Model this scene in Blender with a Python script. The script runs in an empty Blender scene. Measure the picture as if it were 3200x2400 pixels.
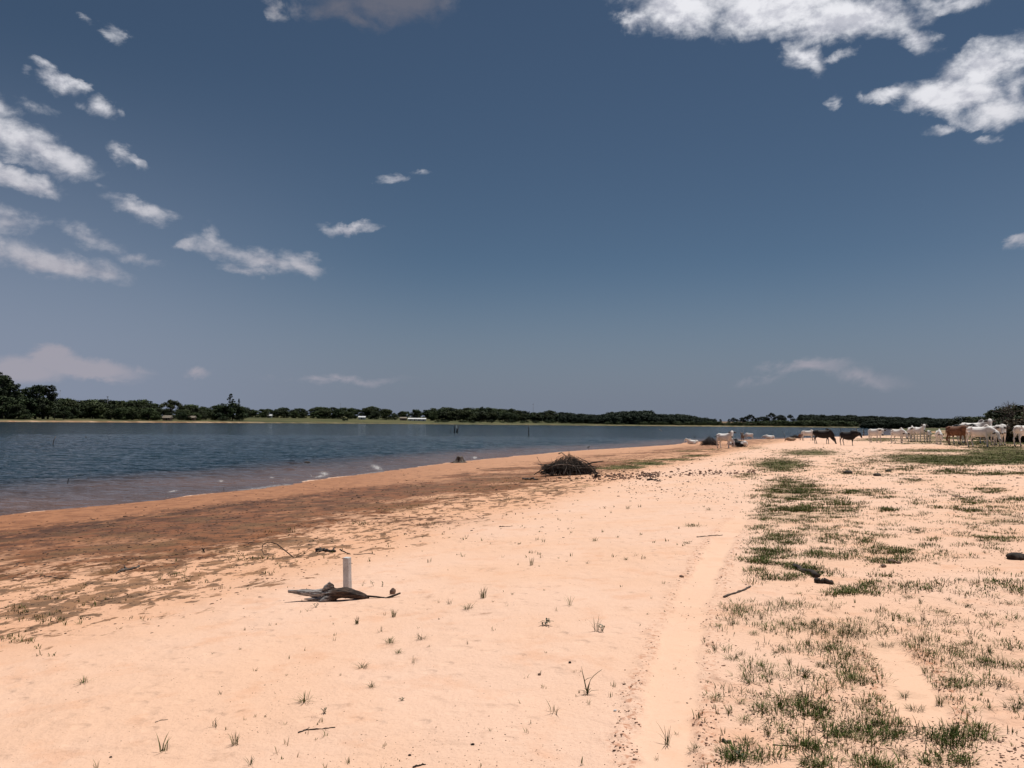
import bpy, math, random
import numpy as np
from mathutils import Vector, Matrix

# ------------------------------------------------------------------ camera, world, sun
SC = bpy.context.scene
COL = SC.collection
CAM_H = 2.7                                   # eye above the water level (z = 0)
FPX = 2511.0                                  # focal length in photo pixels (3200 wide)
PITCH = math.atan(119.8 / FPX)
ROLL = math.radians(0.6)
_f = Vector((0, math.cos(PITCH), math.sin(PITCH)))
_r0 = Vector((1, 0, 0)); _u0 = _r0.cross(_f)
_r = _r0 * math.cos(ROLL) + _u0 * math.sin(ROLL)
_u = -_r0 * math.sin(ROLL) + _u0 * math.cos(ROLL)
cam_d = bpy.data.cameras.new("camera"); cam = bpy.data.objects.new("camera", cam_d); COL.objects.link(cam)
cam_d.sensor_width = 36; cam_d.lens = 36 * FPX / 3200; cam_d.clip_start = 0.05; cam_d.clip_end = 20000
M = Matrix((_r, _u, -_f)).transposed().to_4x4(); M.translation = Vector((0, 0, CAM_H))
cam.matrix_world = M
SC.camera = cam
SC.view_settings.view_transform = 'Standard'; SC.view_settings.look = 'None'
SC.view_settings.exposure = 0.0; SC.view_settings.gamma = 1.0
SC.cycles.max_bounces = 6; SC.cycles.transparent_max_bounces = 6
SC.cycles.diffuse_bounces = 2; SC.cycles.glossy_bounces = 2

SUN_EL = math.radians(71); SUN_AZ = math.radians(38)      # azimuth clockwise from the viewing direction
SUN_DIR = Vector((math.sin(SUN_AZ) * math.cos(SUN_EL), math.cos(SUN_AZ) * math.cos(SUN_EL), math.sin(SUN_EL)))

def ray(u, v):
    d = _f * FPX + _r * (u - 1600) + _u * (1200 - v)
    return d.normalized()
FV = np.array(_f); RV = np.array(_r); UV = np.array(_u)
def proj(x, y, z):
    """world -> photo pixels (arrays)"""
    px, py, pz = x, y, z - CAM_H
    cf = px*FV[0] + py*FV[1] + pz*FV[2]
    cr = px*RV[0] + py*RV[1] + pz*RV[2]
    cu = px*UV[0] + py*UV[1] + pz*UV[2]
    ok = cf > 0.2
    cf = np.where(ok, cf, 1)
    return np.where(ok, 1600 + FPX*cr/cf, -9999), np.where(ok, 1200 - FPX*cu/cf, 9999), ok

def N(nt, t, **kw):
    n = nt.nodes.new(t)
    for k, v in kw.items():
        if k.startswith('i_'):
            n.inputs[k[2:].replace('_', ' ')].default_value = v
        else: setattr(n, k, v)
    return n
def math_n(nt, op, a, b=None, c=None, clamp=False):
    n = nt.nodes.new('ShaderNodeMath'); n.operation = op; n.use_clamp = clamp
    for i, s in enumerate((a, b, c)):
        if s is None: continue
        if isinstance(s, (int, float)): n.inputs[i].default_value = s
        else: nt.links.new(s, n.inputs[i])
    return n.outputs[0]
def maprange(nt, v, a, b, c=0.0, d=1.0, smooth=True):
    n = nt.nodes.new('ShaderNodeMapRange')
    n.interpolation_type = 'SMOOTHSTEP' if smooth else 'LINEAR'
    for i, s in enumerate((v, a, b, c, d)):
        if isinstance(s, (int, float)): n.inputs[i].default_value = s
        else: nt.links.new(s, n.inputs[i])
    return n.outputs[0]
def mixc(nt, f, a, b, blend='MIX'):
    n = nt.nodes.new('ShaderNodeMix'); n.data_type = 'RGBA'; n.blend_type = blend
    for idx, s in ((0, f), (6, a), (7, b)):
        if isinstance(s, (int, float)): n.inputs[idx].default_value = s
        elif isinstance(s, tuple): n.inputs[idx].default_value = s if len(s) == 4 else (*s, 1)
        else: nt.links.new(s, n.inputs[idx])
    return n.outputs[2]

world = bpy.data.worlds.new("World"); SC.world = world; world.use_nodes = True
wt = world.node_tree; wt.nodes.clear()
sky = N(wt, 'ShaderNodeTexSky', sky_type='NISHITA', sun_disc=False, sun_elevation=SUN_EL, sun_rotation=SUN_AZ,
        altitude=3000, air_density=1.0, dust_density=0.5, ozone_density=3.0)
tc = N(wt, 'ShaderNodeTexCoord')
sx = N(wt, 'ShaderNodeSeparateXYZ'); wt.links.new(tc.outputs['Generated'], sx.inputs[0])
az = math_n(wt, 'ARCTAN2', sx.outputs[0], sx.outputs[1])
el = math_n(wt, 'ARCSINE', sx.outputs[2])
cb = N(wt, 'ShaderNodeCombineXYZ'); wt.links.new(az, cb.inputs[0]); wt.links.new(el, cb.inputs[1])
sc_ = N(wt, 'ShaderNodeVectorMath', operation='MULTIPLY'); wt.links.new(cb.outputs[0], sc_.inputs[0]); sc_.inputs[1].default_value = (1, 1.5, 1)
n1 = N(wt, 'ShaderNodeTexNoise', i_Scale=11.0, i_Detail=9.0, i_Roughness=0.6); wt.links.new(sc_.outputs[0], n1.inputs['Vector'])
n2 = N(wt, 'ShaderNodeTexNoise', i_Scale=20.0, i_Detail=6.0, i_Roughness=0.62); n2.inputs['Distortion'].default_value = 0.4
wt.links.new(sc_.outputs[0], n2.inputs['Vector'])
# warp
wsub = N(wt, 'ShaderNodeVectorMath', operation='SUBTRACT'); wt.links.new(n2.outputs['Color'], wsub.inputs[0]); wsub.inputs[1].default_value = (.5, .5, .5)
wmul = N(wt, 'ShaderNodeVectorMath', operation='MULTIPLY'); wt.links.new(wsub.outputs[0], wmul.inputs[0]); wmul.inputs[1].default_value = (.06, .035, 0)
wadd = N(wt, 'ShaderNodeVectorMath', operation='ADD'); wt.links.new(cb.outputs[0], wadd.inputs[0]); wt.links.new(wmul.outputs[0], wadd.inputs[1])
# clouds: direction (from the photo), half extents, tilt, thickness
CLOUDS = [  # u, v, ru, rv, tilt(deg, + = falls to the right), strength
 (2120, 10, 230, 110, 0, 1.15), (2420, 20, 280, 130, 4, 1.15), (2660, 60, 260, 95, 6, 1.2), (2850, 110, 110, 60, 30, .75), (2960, 15, 130, 45, 5, .6),
 (2530, 175, 90, 75, 25, .85), (2610, 178, 90, 26, -4, .7), (1985, 60, 60, 70, 0, .9),
 (2990, 290, 240, 75, 8, 1.15), (3080, 205, 170, 100, -12, 1.15), (3190, 160, 90, 80, 20, .9), (3120, 340, 140, 65, 0, 1.1), (2780, 295, 95, 38, -5, .85), (3190, 280, 80, 110, 0, .9),
 (2605, 318, 40, 34, -50, .55), (2700, 300, 34, 34, 30, .48), (2940, 398, 75, 24, 0, .5), (3120, 425, 60, 22, 0, .45),
 (1050, 15, 150, 60, 0, .85), (1230, 0, 260, 85, -4, 1.0), (1120, 70, 120, 36, 6, .8), (860, 28, 42, 45, 30, .8), (930, 20, 40, 50, 60, .55),
 (-20, 330, 110, 70, 0, .9), (40, 430, 150, 80, 8, 1.2), (130, 470, 190, 55, 18, 1.0), (215, 520, 120, 60, 5, .95), (50, 550, 160, 45, 14, 1.05), (100, 325, 120, 40, 10, .6),
 (190, 255, 85, 46, 10, .85), (150, 198, 65, 26, 5, .6), (85, 220, 30, 26, 0, .55), (318, 332, 52, 42, 10, .8), (260, 330, 40, 22, 0, .5), (375, 480, 62, 38, 35, .8), (425, 515, 52, 24, 22, .65),
 (315, 590, 38, 20, 20, .5), (440, 655, 130, 42, 8, .95), (500, 690, 50, 26, 20, .5), (20, 695, 130, 65, 0, .95), (280, 740, 130, 50, 12, .8),
 (190, 825, 260, 62, 7, 1.2), (-10, 780, 60, 70, 0, .9), (60, 770, 180, 60, 0, .5), (440, 808, 100, 30, 8, .65), (590, 765, 60, 36, 0, .6), (700, 790, 140, 55, 18, .7), (820, 820, 150, 55, 8, .95), (940, 825, 100, 55, 14, .85), (780, 850, 120, 30, 5, .75), (660, 750, 60, 50, 60, .6),
 (1230, 560, 80, 26, -4, .75), (1310, 545, 50, 16, 10, .45), (1095, 712, 115, 26, -3, .85), (3180, 760, 70, 30, -25, .7),
 (350, 95, 60, 30, 30, .42), (270, 60, 40, 20, 30, .38), (2600, 60, 500, 60, 3, .5),
]
LOWC = [(60, 1150, 200, 60, 0, .62), (160, 1115, 80, 60, 0, .8), (280, 1155, 200, 50, 8, .62), (620, 1172, 60, 26, 0, .4), (430, 1165, 90, 30, 0, .32), (1070, 1185, 260, 22, 0, .3),
        (2540, 1145, 190, 36, -2, .34), (2690, 1175, 200, 45, 12, .26), (2400, 1180, 120, 35, -15, .22)]
def cloud_sum(lst, vec):
    acc = None
    for u, v, ru, rv, tilt, s in lst:
        if u < 1000 and v > 150: s *= .88; rv *= .95
        if v < 320 and 2300 < u: rv *= .86
        d = ray(u, v); a = math.atan2(d.x, d.y); e = math.asin(d.z)
        k = FPX / math.cos(math.atan((u-1600)/FPX)) ** 1.0
        mp = N(wt, 'ShaderNodeMapping', vector_type='TEXTURE')
        mp.inputs['Location'].default_value = (a, e, 0); mp.inputs['Rotation'].default_value = (0, 0, -math.radians(tilt))
        mp.inputs['Scale'].default_value = (1.16*ru/k, 1.08*rv/k, 1)
        wt.links.new(vec, mp.inputs[0])
        g = N(wt, 'ShaderNodeTexGradient', gradient_type='SPHERICAL'); wt.links.new(mp.outputs[0], g.inputs[0])
        o = math_n(wt, 'MULTIPLY', g.outputs[1], s)
        acc = o if acc is None else math_n(wt, 'SMOOTH_MAX', acc, o, 0.05)
    return acc
hi = cloud_sum(CLOUDS, wadd.outputs[0]); lo = cloud_sum(LOWC, wadd.outputs[0])
hn = math_n(wt, 'MULTIPLY_ADD', math_n(wt, 'SUBTRACT', n1.outputs[0], 0.5), 1.25, hi)
nf = N(wt, 'ShaderNodeTexNoise', i_Scale=42.0, i_Detail=6.0, i_Roughness=0.6); wt.links.new(sc_.outputs[0], nf.inputs['Vector'])
hn = math_n(wt, 'MULTIPLY_ADD', math_n(wt, 'SUBTRACT', nf.outputs[0], 0.5), 0.7, hn)
dens = maprange(wt, hn, 0.12, 0.92)
present = maprange(wt, hi, 0.10, 0.26)
dens = math_n(wt, 'MULTIPLY', dens, present)
ln_ = math_n(wt, 'MULTIPLY_ADD', math_n(wt, 'SUBTRACT', n2.outputs[0], 0.5), 0.45, lo)
ldens = math_n(wt, 'MULTIPLY', maprange(wt, ln_, 0.08, 0.4), maprange(wt, lo, 0.01, 0.08))
# sky colour graded towards the slightly grey blue of the photograph
hs = N(wt, 'ShaderNodeHueSaturation', i_Saturation=1.0, i_Value=1.0); wt.links.new(sky.outputs[0], hs.inputs['Color'])
tint = mixc(wt, 1.0, hs.outputs[0], (0.91, 0.93, 0.85), 'MULTIPLY')
BG_K = 0.05
inv = 1.0 / BG_K
veil = math_n(wt, 'MULTIPLY', maprange(wt, az, -0.05, -0.62), maprange(wt, el, 0.42, 0.0))
veil2 = math_n(wt, 'MULTIPLY', maprange(wt, az, 0.30, 0.75), maprange(wt, el, 0.40, 0.02))
tint = mixc(wt, maprange(wt, el, 0.21, 0.0), tint, (0.182*inv, 0.212*inv, 0.275*inv))
tint = mixc(wt, math_n(wt, 'MULTIPLY_ADD', veil2, .22, math_n(wt, 'MULTIPLY', veil, .60)), tint, (0.27*inv, 0.31*inv, 0.42*inv))
# cloud light: brighter rims, greyer cores
off = N(wt, 'ShaderNodeVectorMath', operation='ADD'); wt.links.new(sc_.outputs[0], off.inputs[0]); off.inputs[1].default_value = (.010, .022, 0)
n1b = N(wt, 'ShaderNodeTexNoise', i_Scale=11.0, i_Detail=9.0, i_Roughness=0.6); wt.links.new(off.outputs[0], n1b.inputs['Vector'])
nfb = N(wt, 'ShaderNodeTexNoise', i_Scale=42.0, i_Detail=6.0, i_Roughness=0.6); wt.links.new(off.outputs[0], nfb.inputs['Vector'])
relief = math_n(wt, 'MULTIPLY_ADD', math_n(wt, 'SUBTRACT', n1.outputs[0], n1b.outputs[0]), 1.6, math_n(wt, 'MULTIPLY', math_n(wt, 'SUBTRACT', nf.outputs[0], nfb.outputs[0]), .6))
n3 = N(wt, 'ShaderNodeTexNoise', i_Scale=16.0, i_Detail=4.0, i_Roughness=0.55); wt.links.new(sc_.outputs[0], n3.inputs['Vector'])
core = maprange(wt, math_n(wt, 'SUBTRACT', math_n(wt, 'MULTIPLY_ADD', n3.outputs[0], .6, math_n(wt, 'MULTIPLY', hi, 0.25)), math_n(wt, 'MULTIPLY', relief, 1.6)), 0.25, 0.85)
dgrey = ray(1190, 20); 
vd = N(wt, 'ShaderNodeVectorMath', operation='DISTANCE'); wt.links.new(tc.outputs['Generated'], vd.inputs[0]); vd.inputs[1].default_value = dgrey
thick = maprange(wt, vd.outputs['Value'], 0.2, 0.06)
elf = maprange(wt, el, 0.10, 0.42)
white = mixc(wt, elf, (0.43, 0.42, 0.47), (0.86, 0.86, 0.90))
grey = mixc(wt, elf, (0.33, 0.33, 0.39), (0.50, 0.51, 0.58))
ccol = mixc(wt, math_n(wt, 'MULTIPLY', core, .85), white, grey)
ccol = mixc(wt, thick, ccol, (0.135, 0.145, 0.19))
cs = N(wt, 'ShaderNodeVectorMath', operation='SCALE'); wt.links.new(ccol, cs.inputs[0]); cs.inputs['Scale'].default_value = inv
ls = (0.36*inv, 0.345*inv, 0.40*inv)
c1 = mixc(wt, math_n(wt, 'MULTIPLY', ldens, .9), tint, ls)
c2 = mixc(wt, math_n(wt, 'MULTIPLY', dens, .95), c1, cs.outputs[0])
bg = N(wt, 'ShaderNodeBackground', i_Strength=BG_K); wt.links.new(c2, bg.inputs[0])
wo = N(wt, 'ShaderNodeOutputWorld'); wt.links.new(bg.outputs[0], wo.inputs[0])

sl = bpy.data.lights.new("sun", 'SUN'); so = bpy.data.objects.new("sun", sl); COL.objects.link(so)
sl.energy = 4.6; sl.angle = math.radians(0.5); sl.color = (1.0, 0.96, 0.90)
so.rotation_euler = SUN_DIR.to_track_quat('Z', 'Y').to_euler(); so.location = (0, 0, 60)

# ------------------------------------------------------------------ noise and terrain
def _hash(ix, iy, seed):
    h = (ix.astype(np.int64) * 374761393 + iy.astype(np.int64) * 668265263 + seed * 1442695041) & 0xffffffff
    h = ((h ^ (h >> 13)) * 1274126177) & 0xffffffff
    return ((h ^ (h >> 16)) & 0xffff) / 65535.0
def vnoise(x, y, seed=0):
    x = np.asarray(x, float); y = np.asarray(y, float)
    xi = np.floor(x); yi = np.floor(y); fx = x - xi; fy = y - yi
    fx = fx*fx*(3-2*fx); fy = fy*fy*(3-2*fy)
    a = _hash(xi, yi, seed); b = _hash(xi+1, yi, seed); c = _hash(xi, yi+1, seed); d = _hash(xi+1, yi+1, seed)
    return (a*(1-fx)+b*fx)*(1-fy) + (c*(1-fx)+d*fx)*fy
def fbm(x, y, seed=0, o=4, g=0.5):
    s = 0; a = 1; t = 0
    for i in range(o):
        s = s + a*vnoise(x*2**i + 17.3*i, y*2**i - 9.1*i, seed+i); t += a; a *= g
    return s/t
def sstep(a, b, x):
    t = np.clip((x-a)/(b-a), 0, 1); return t*t*(3-2*t)

NEAR = np.array([(-100,-500),(-60,-200),(-25,-20),(-20,5),(-14.2,22),(-11.9,26.6),(-10.1,31.8),(-7.9,39.6),(-4.0,53.2),(0,64),(5.5,77),(15,94),(22,107),(27,123),(38,139),(50,156),(66,176),(90,203),(100,215),(128,265),(196,412),(330,700),(470,990),(575,1215)], float)
_fu = [(-4200,330),(-1600,380),(0,455),(400,530),(800,650),(1200,760),(1600,860),(1900,900),(2200,1050),(2500,1200),(2780,1290)]
FAR = np.array([((u-1600)/FPX*d, d) for u, d in _fu], float)
def polydist(x, y, P):
    best = np.full(x.shape, 1e12)
    for (ax, ay), (bx, by) in zip(P[:-1], P[1:]):
        dx, dy = bx-ax, by-ay
        t = np.clip(((x-ax)*dx + (y-ay)*dy)/(dx*dx+dy*dy), 0, 1)
        d = (x-ax-t*dx)**2 + (y-ay-t*dy)**2
        best = np.minimum(best, d)
    return np.sqrt(best)
LAKE = np.vstack([NEAR, FAR[::-1], [(-2500, 300), (-2500, -500)]])
def inside(x, y, P):
    c = np.zeros(x.shape, bool)
    n = len(P)
    for i in range(n):
        ax, ay = P[i]; bx, by = P[(i+1) % n]
        if ay == by: continue
        cond = ((ay > y) != (by > y)) & (x < (bx-ax)*(y-ay)/(by-ay) + ax)
        c ^= cond
    return c
A_X = [0, 1, 4, 8, 14, 19, 26, 33, 60, 100, 300, 1500]
A_Y = [0, .04, .16, .33, .66, 1.04, 1.24, 1.38, 1.58, 1.75, 2.6, 8]
B_X = [0, 3, 12, 40, 100, 180, 320, 700, 1500, 5000]
B_Y = [0, .8, 1.2, 2.0, 3.6, 6.5, 8.5, 12, 16, 16]
def terr(x, y, fine=True):
    """height, signed distance to near shore, to far shore, lake mask"""
    x = np.atleast_1d(np.asarray(x, float)); y = np.atleast_1d(np.asarray(y, float))
    dn = polydist(x, y, NEAR); df = polydist(x, y, FAR)
    # the shoreline wanders a little
    lake = inside(x, y, LAKE)
    w = df/(dn+df+1e-6)
    ang = x/np.maximum(y, 1)*FPX + 1600
    kb = np.interp(ang, [-500, 0, 500, 800, 1300, 1750, 2000, 2250, 2800], [.5, .5, .6, 1.1, 1.1, 1.0, 1.0, 1.15, .9])
    hB = np.interp(df, B_X, B_Y); hB = np.where(df > 12, 1.2 + (hB-1.2)*kb, hB)
    hA = np.interp(dn, A_X, A_Y)
    land = hA*sstep(.3, .7, w) + hB*(1-sstep(.3, .7, w))
    bed = -np.minimum(np.minimum(dn*.045, df*.25), 3.0)
    h = np.where(lake, bed, land)
    near = sstep(140, 60, np.hypot(x, y))
    if fine:
        dl = np.where(lake, -dn, dn)
        e = sstep(0.3, 5, dl)
        h = h + near*e*(.10*(fbm(x/5, y/5, 3, 3)-.5) + .05*(fbm(x/1.3, y/1.3, 9, 3)-.5))
        # shore wobble: very slight
        h = h + sstep(120, 20, np.hypot(x, y))*.03*(fbm(x/2.5, y/2.5, 31, 2)-.5)*sstep(6, 1, np.abs(dl))
    else: dl = np.where(lake, -dn, dn)
    return h, dl, df, lake
def P(u, v, dmax=2500):
    """photo pixel -> point on the ground or the water"""
    d = ray(u, v); n = math.hypot(d.x, d.y)
    t = np.geomspace(1.2, dmax, 2600)/n
    h = np.maximum(terr(d.x*t, d.y*t)[0], 0)
    g = CAM_H + d.z*t - h
    i = np.argmax(g < 0) if (g < 0).any() else len(t)-1
    if i > 0:
        a = g[i-1]/(g[i-1]-g[i]+1e-12); tt = t[i-1] + (t[i]-t[i-1])*min(max(a, 0), 1)
    else: tt = t[0]
    x, y = d.x*tt, d.y*tt
    return Vector((x, y, float(max(gz(x, y), 0))))
def gz(x, y):
    return float(full_h(np.array([x]), np.array([y]))[0])
def at(u, D):
    """point on the ground in the direction of column u at depth D"""
    x = (u-1600)/FPX*D
    return Vector((x, D, max(gz(x, D), 0)))

# tyre tracks, in world metres on the ground (centre line, half width)
def track_pts(l): return [P0(u, v) for u, v in l]
def P0(u, v):
    d = ray(u, v); n = math.hypot(d.x, d.y); t = np.geomspace(1.2, 400, 1500)/n
    g = CAM_H + d.z*t - np.maximum(terr(d.x*t, d.y*t, False)[0], 0)
    i = max(1, int(np.argmax(g < 0))); a = g[i-1]/(g[i-1]-g[i]); tt = t[i-1]+(t[i]-t[i-1])*a
    return (d.x*tt, d.y*tt)
TRK = [  # smooth strip pressed by a wheel: list of pixels along its middle, half width in m
  ([(2075, 2500), (2085, 2300), (2105, 2100), (2140, 1950), (2190, 1820), (2250, 1700), (2330, 1600), (2400, 1500)], .17, 0, 99),
  ([(2900, 2250), (2820, 2090), (2740, 1990), (2690, 1910), (2660, 1860)], .16, 4.9, 6.9),
]
TRK = [(np.array(track_pts(l)), w, a, b) for l, w, a, b in TRK]
def track_field(x, y):
    """0..1 inside the wheel strip, 0..1 along its churned rims"""
    ins = np.zeros(x.shape); rim = np.zeros(x.shape)
    m = (np.hypot(x, y) < 30)
    if not m.any(): return ins, rim
    for pts, w, r0_, r1_ in TRK:
        d = polydist(x[m], y[m], pts)
        fade = sstep(22, 9, np.hypot(x[m], y[m]))*(.55 + .45*sstep(.3, .6, fbm(x[m]/.9, y[m]/1.4, 61, 3)))
        rr_ = np.hypot(x[m], y[m]) + 1.2*(fbm(x[m]/.5, y[m]/.5, 63, 2)-.5); fade = fade*sstep(r0_-.5, r0_+.4, rr_)*sstep(r1_+.3, r1_-.7, rr_)
        dd = d + .12*(fbm(x[m]/.25, y[m]/.25, 62, 3)-.5)
        ins[m] = np.maximum(ins[m], sstep(w*1.15, w*.6, dd)*fade)
        rim[m] = np.maximum(rim[m], sstep(w*.7, w*1.15, dd)*sstep(w*2.0, w*1.3, dd)*fade)
    return ins, rim
def full_h(x, y):
    h, dl, df, lake = terr(x, y)
    ins, rim = track_field(x, y)
    r = np.hypot(x, y); nr = sstep(34, 14, r)
    land = sstep(1, 5, dl)
    rough = sstep(.45, .8, fbm(x/1.7, y/1.7, 51, 3)) * .6 + .15
    # the rutted ground on the right is lumpier
    right = sstep(1.0, 2.6, x - y*.16)
    rough = np.clip(rough + .7*right, 0, 1.3)
    lum = (fbm(x/.22, y/.22, 71, 3) - .5)*.034*rough + (fbm(x/.07, y/.07, 72, 2)-.5)*.012*rough*sstep(12, 6, r)
    h = h + land*nr*(lum*(1-ins) - .018*ins + rim*((fbm(x/.05, y/.05, 81, 2)-.5)*.035*sstep(16, 8, r) + .008))
    return h
# ------------------------------------------------------------------ zones of the beach
def gauss_list(u, v, lst, k=1.0):
    g = np.zeros(u.shape)
    for cu, cv, ru, rv, s in lst:
        g = np.maximum(g, s*np.exp(-(((u-cu)/(ru*k))**2 + ((v-cv)/(rv*k))**2)))
    return g
GREEN = [  # where the low green grass grows, centre and extent in the view of the ground
 (2440,1452,100,24,1.1),(2530,1415,120,13,1.0),(2360,1400,60,8,.7),(2330,1490,60,10,.6),(2480,1530,100,34,1.1),(2560,1545,70,22,.9),(2470,1610,130,34,1.0),(2640,1605,60,26,.8),(2390,1640,70,18,.8),(2170,1642,50,10,.8),(2290,1635,40,8,.5),
 (2430,1690,90,40,.9),(2560,1670,110,40,.8),(2600,1610,80,28,.8),(2780,1610,60,30,.6),(2740,1665,60,26,.7),(2700,1690,50,18,.6),(2780,1735,80,26,.8),(2700,1535,80,14,.8),(2770,1553,40,10,.6),
 (2390,1740,70,50,.9),(2500,1770,140,40,.9),(2570,1740,90,30,.8),(2420,1810,70,30,.7),(2640,1810,60,20,.5),(2760,1800,40,14,.5),(2720,1830,40,14,.5),
 (2330,1905,80,30,.8),(2420,1895,80,26,.8),(2560,1890,90,24,.7),(2640,1850,80,20,.6),
 (2260,1945,60,35,.6),(2380,1935,60,24,.9),(2460,1950,80,28,1.0),(2540,1960,80,28,1.0),(2650,1990,80,36,1.0),(2770,2010,90,24,1.0),(2900,2000,80,26,1.0),(2240,2020,60,36,.5),
 (2520,2020,50,22,.8),(2600,2022,50,24,.8),(2660,2030,50,26,.9),(2990,2020,70,28,.9),(3120,2010,90,24,.8),(3090,2060,110,30,.9),(2990,2060,50,26,.7),
 (2380,2075,70,40,.9),(2480,2100,60,30,.8),(2570,2070,50,24,.8),(2660,2120,60,24,.9),(2690,2080,40,14,.6),(2320,2130,40,26,.6),
 (2980,2130,60,28,.9),(3110,2130,60,24,.7),(2400,2200,100,40,.8),(2540,2200,60,30,.8),(2250,2180,40,20,.6),(2560,2230,50,26,.8),(2850,2160,90,22,.8),(2720,2190,60,20,.8),(2950,2190,60,22,.8),(3080,2210,80,22,.8),
 (2740,2250,70,30,.8),(2640,2290,70,30,.7),(2740,2310,90,34,.85),(2420,2280,50,26,.8),(2980,2300,80,40,1.0),(3040,2290,60,34,.9),(2830,2290,60,26,.8),(2530,2340,60,24,.7),(2340,2370,90,28,1.0),(2560,2390,70,24,.8),(2700,2370,60,24,.7),(2960,2380,110,30,.8),(2760,2400,80,24,.7),(2340,2310,40,20,.5),
 (3000,1437,230,17,1.5),(3150,1425,140,26,1.6),(2850,1425,150,10,1.0),(2960,1408,220,7,1.0),(3120,1400,110,9,1.1),(3060,1385,160,10,1.0),(2900,1380,120,7,.9),(2740,1375,100,6,.9),(2840,1470,50,8,.6),(2960,1475,90,10,.7),(3120,1480,120,12,.7),(2860,1502,80,8,.7),
 (3090,1530,70,14,.6),(3060,1550,50,12,.6),(2720,1465,50,8,.5),(3120,1580,60,14,.7),(3130,1625,90,22,.9),(3040,1620,40,14,.6),(3110,1690,80,18,.95),(3050,1680,60,14,.6),(3170,1560,50,10,.5),
 (3190,2080,60,40,.8),(3210,2200,60,50,.6),(2870,1905,60,20,.5),(3000,1890,50,20,.5),(2680,1905,30,14,.3),
]
BROAD = [(2540,1640,260,190,.50),(2800,2080,480,300,.48),(2980,1640,330,170,.42),(2760,1450,360,60,.48),(2450,2150,240,260,.42),(3150,1900,200,160,.40),(3650,1750,420,450,.46),(3700,2200,400,300,.44),(2350,1440,160,40,.35)]
STRIP = [ # the green strip beside the sand lip and the weeds of the muddy band
 (2170,1424,60,5,1.0),(2100,1437,90,5,1.1),(2030,1448,90,6,1.2),(1960,1458,80,8,1.2),(1990,1440,120,5,.8),(1900,1462,90,8,.9),(2150,1410,90,4,.8),(1930,1435,60,4,.6),(2220,1405,60,3,.8),
 (1780,1495,60,8,.7),(1830,1520,50,9,.8),(1650,1500,90,9,.6),(1560,1520,120,10,.5),(1700,1530,90,12,.6),(1620,1560,70,10,.5),(1400,1560,120,10,.5),(1230,1590,100,12,.5),(1500,1495,120,6,.5),(1300,1540,140,6,.4),
 (1100,1640,110,10,.45),(900,1660,130,12,.45),(760,1740,90,12,.4),(600,1800,90,14,.5),(640,1820,60,12,.5),(850,1800,60,20,.4),
 (200,1920,150,22,.6),(380,1930,90,22,.6),(60,1900,90,20,.5),(40,2010,80,24,.6),(120,2040,60,22,.6),(400,1960,60,16,.5),(20,2030,50,30,.5),
 (1340,1640,60,8,.35),(1870,1590,70,6,.35),(1950,1625,80,5,.45),(2060,1635,60,5,.5),(1930,1610,60,6,.3),
]
VB_U = [-400,0,300,600,900,1100,1400,1700,1850,2000,2150,2300,2420,2600]
VB_V = [2110,2030,1950,1870,1790,1735,1640,1572,1525,1474,1442,1412,1390,1372]
VM_U = [-400,0,400,800,1200,1500,1700,1850,2100,2420]
VM_V = [1830,1782,1755,1680,1600,1545,1500,1470,1430,1385]
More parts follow.
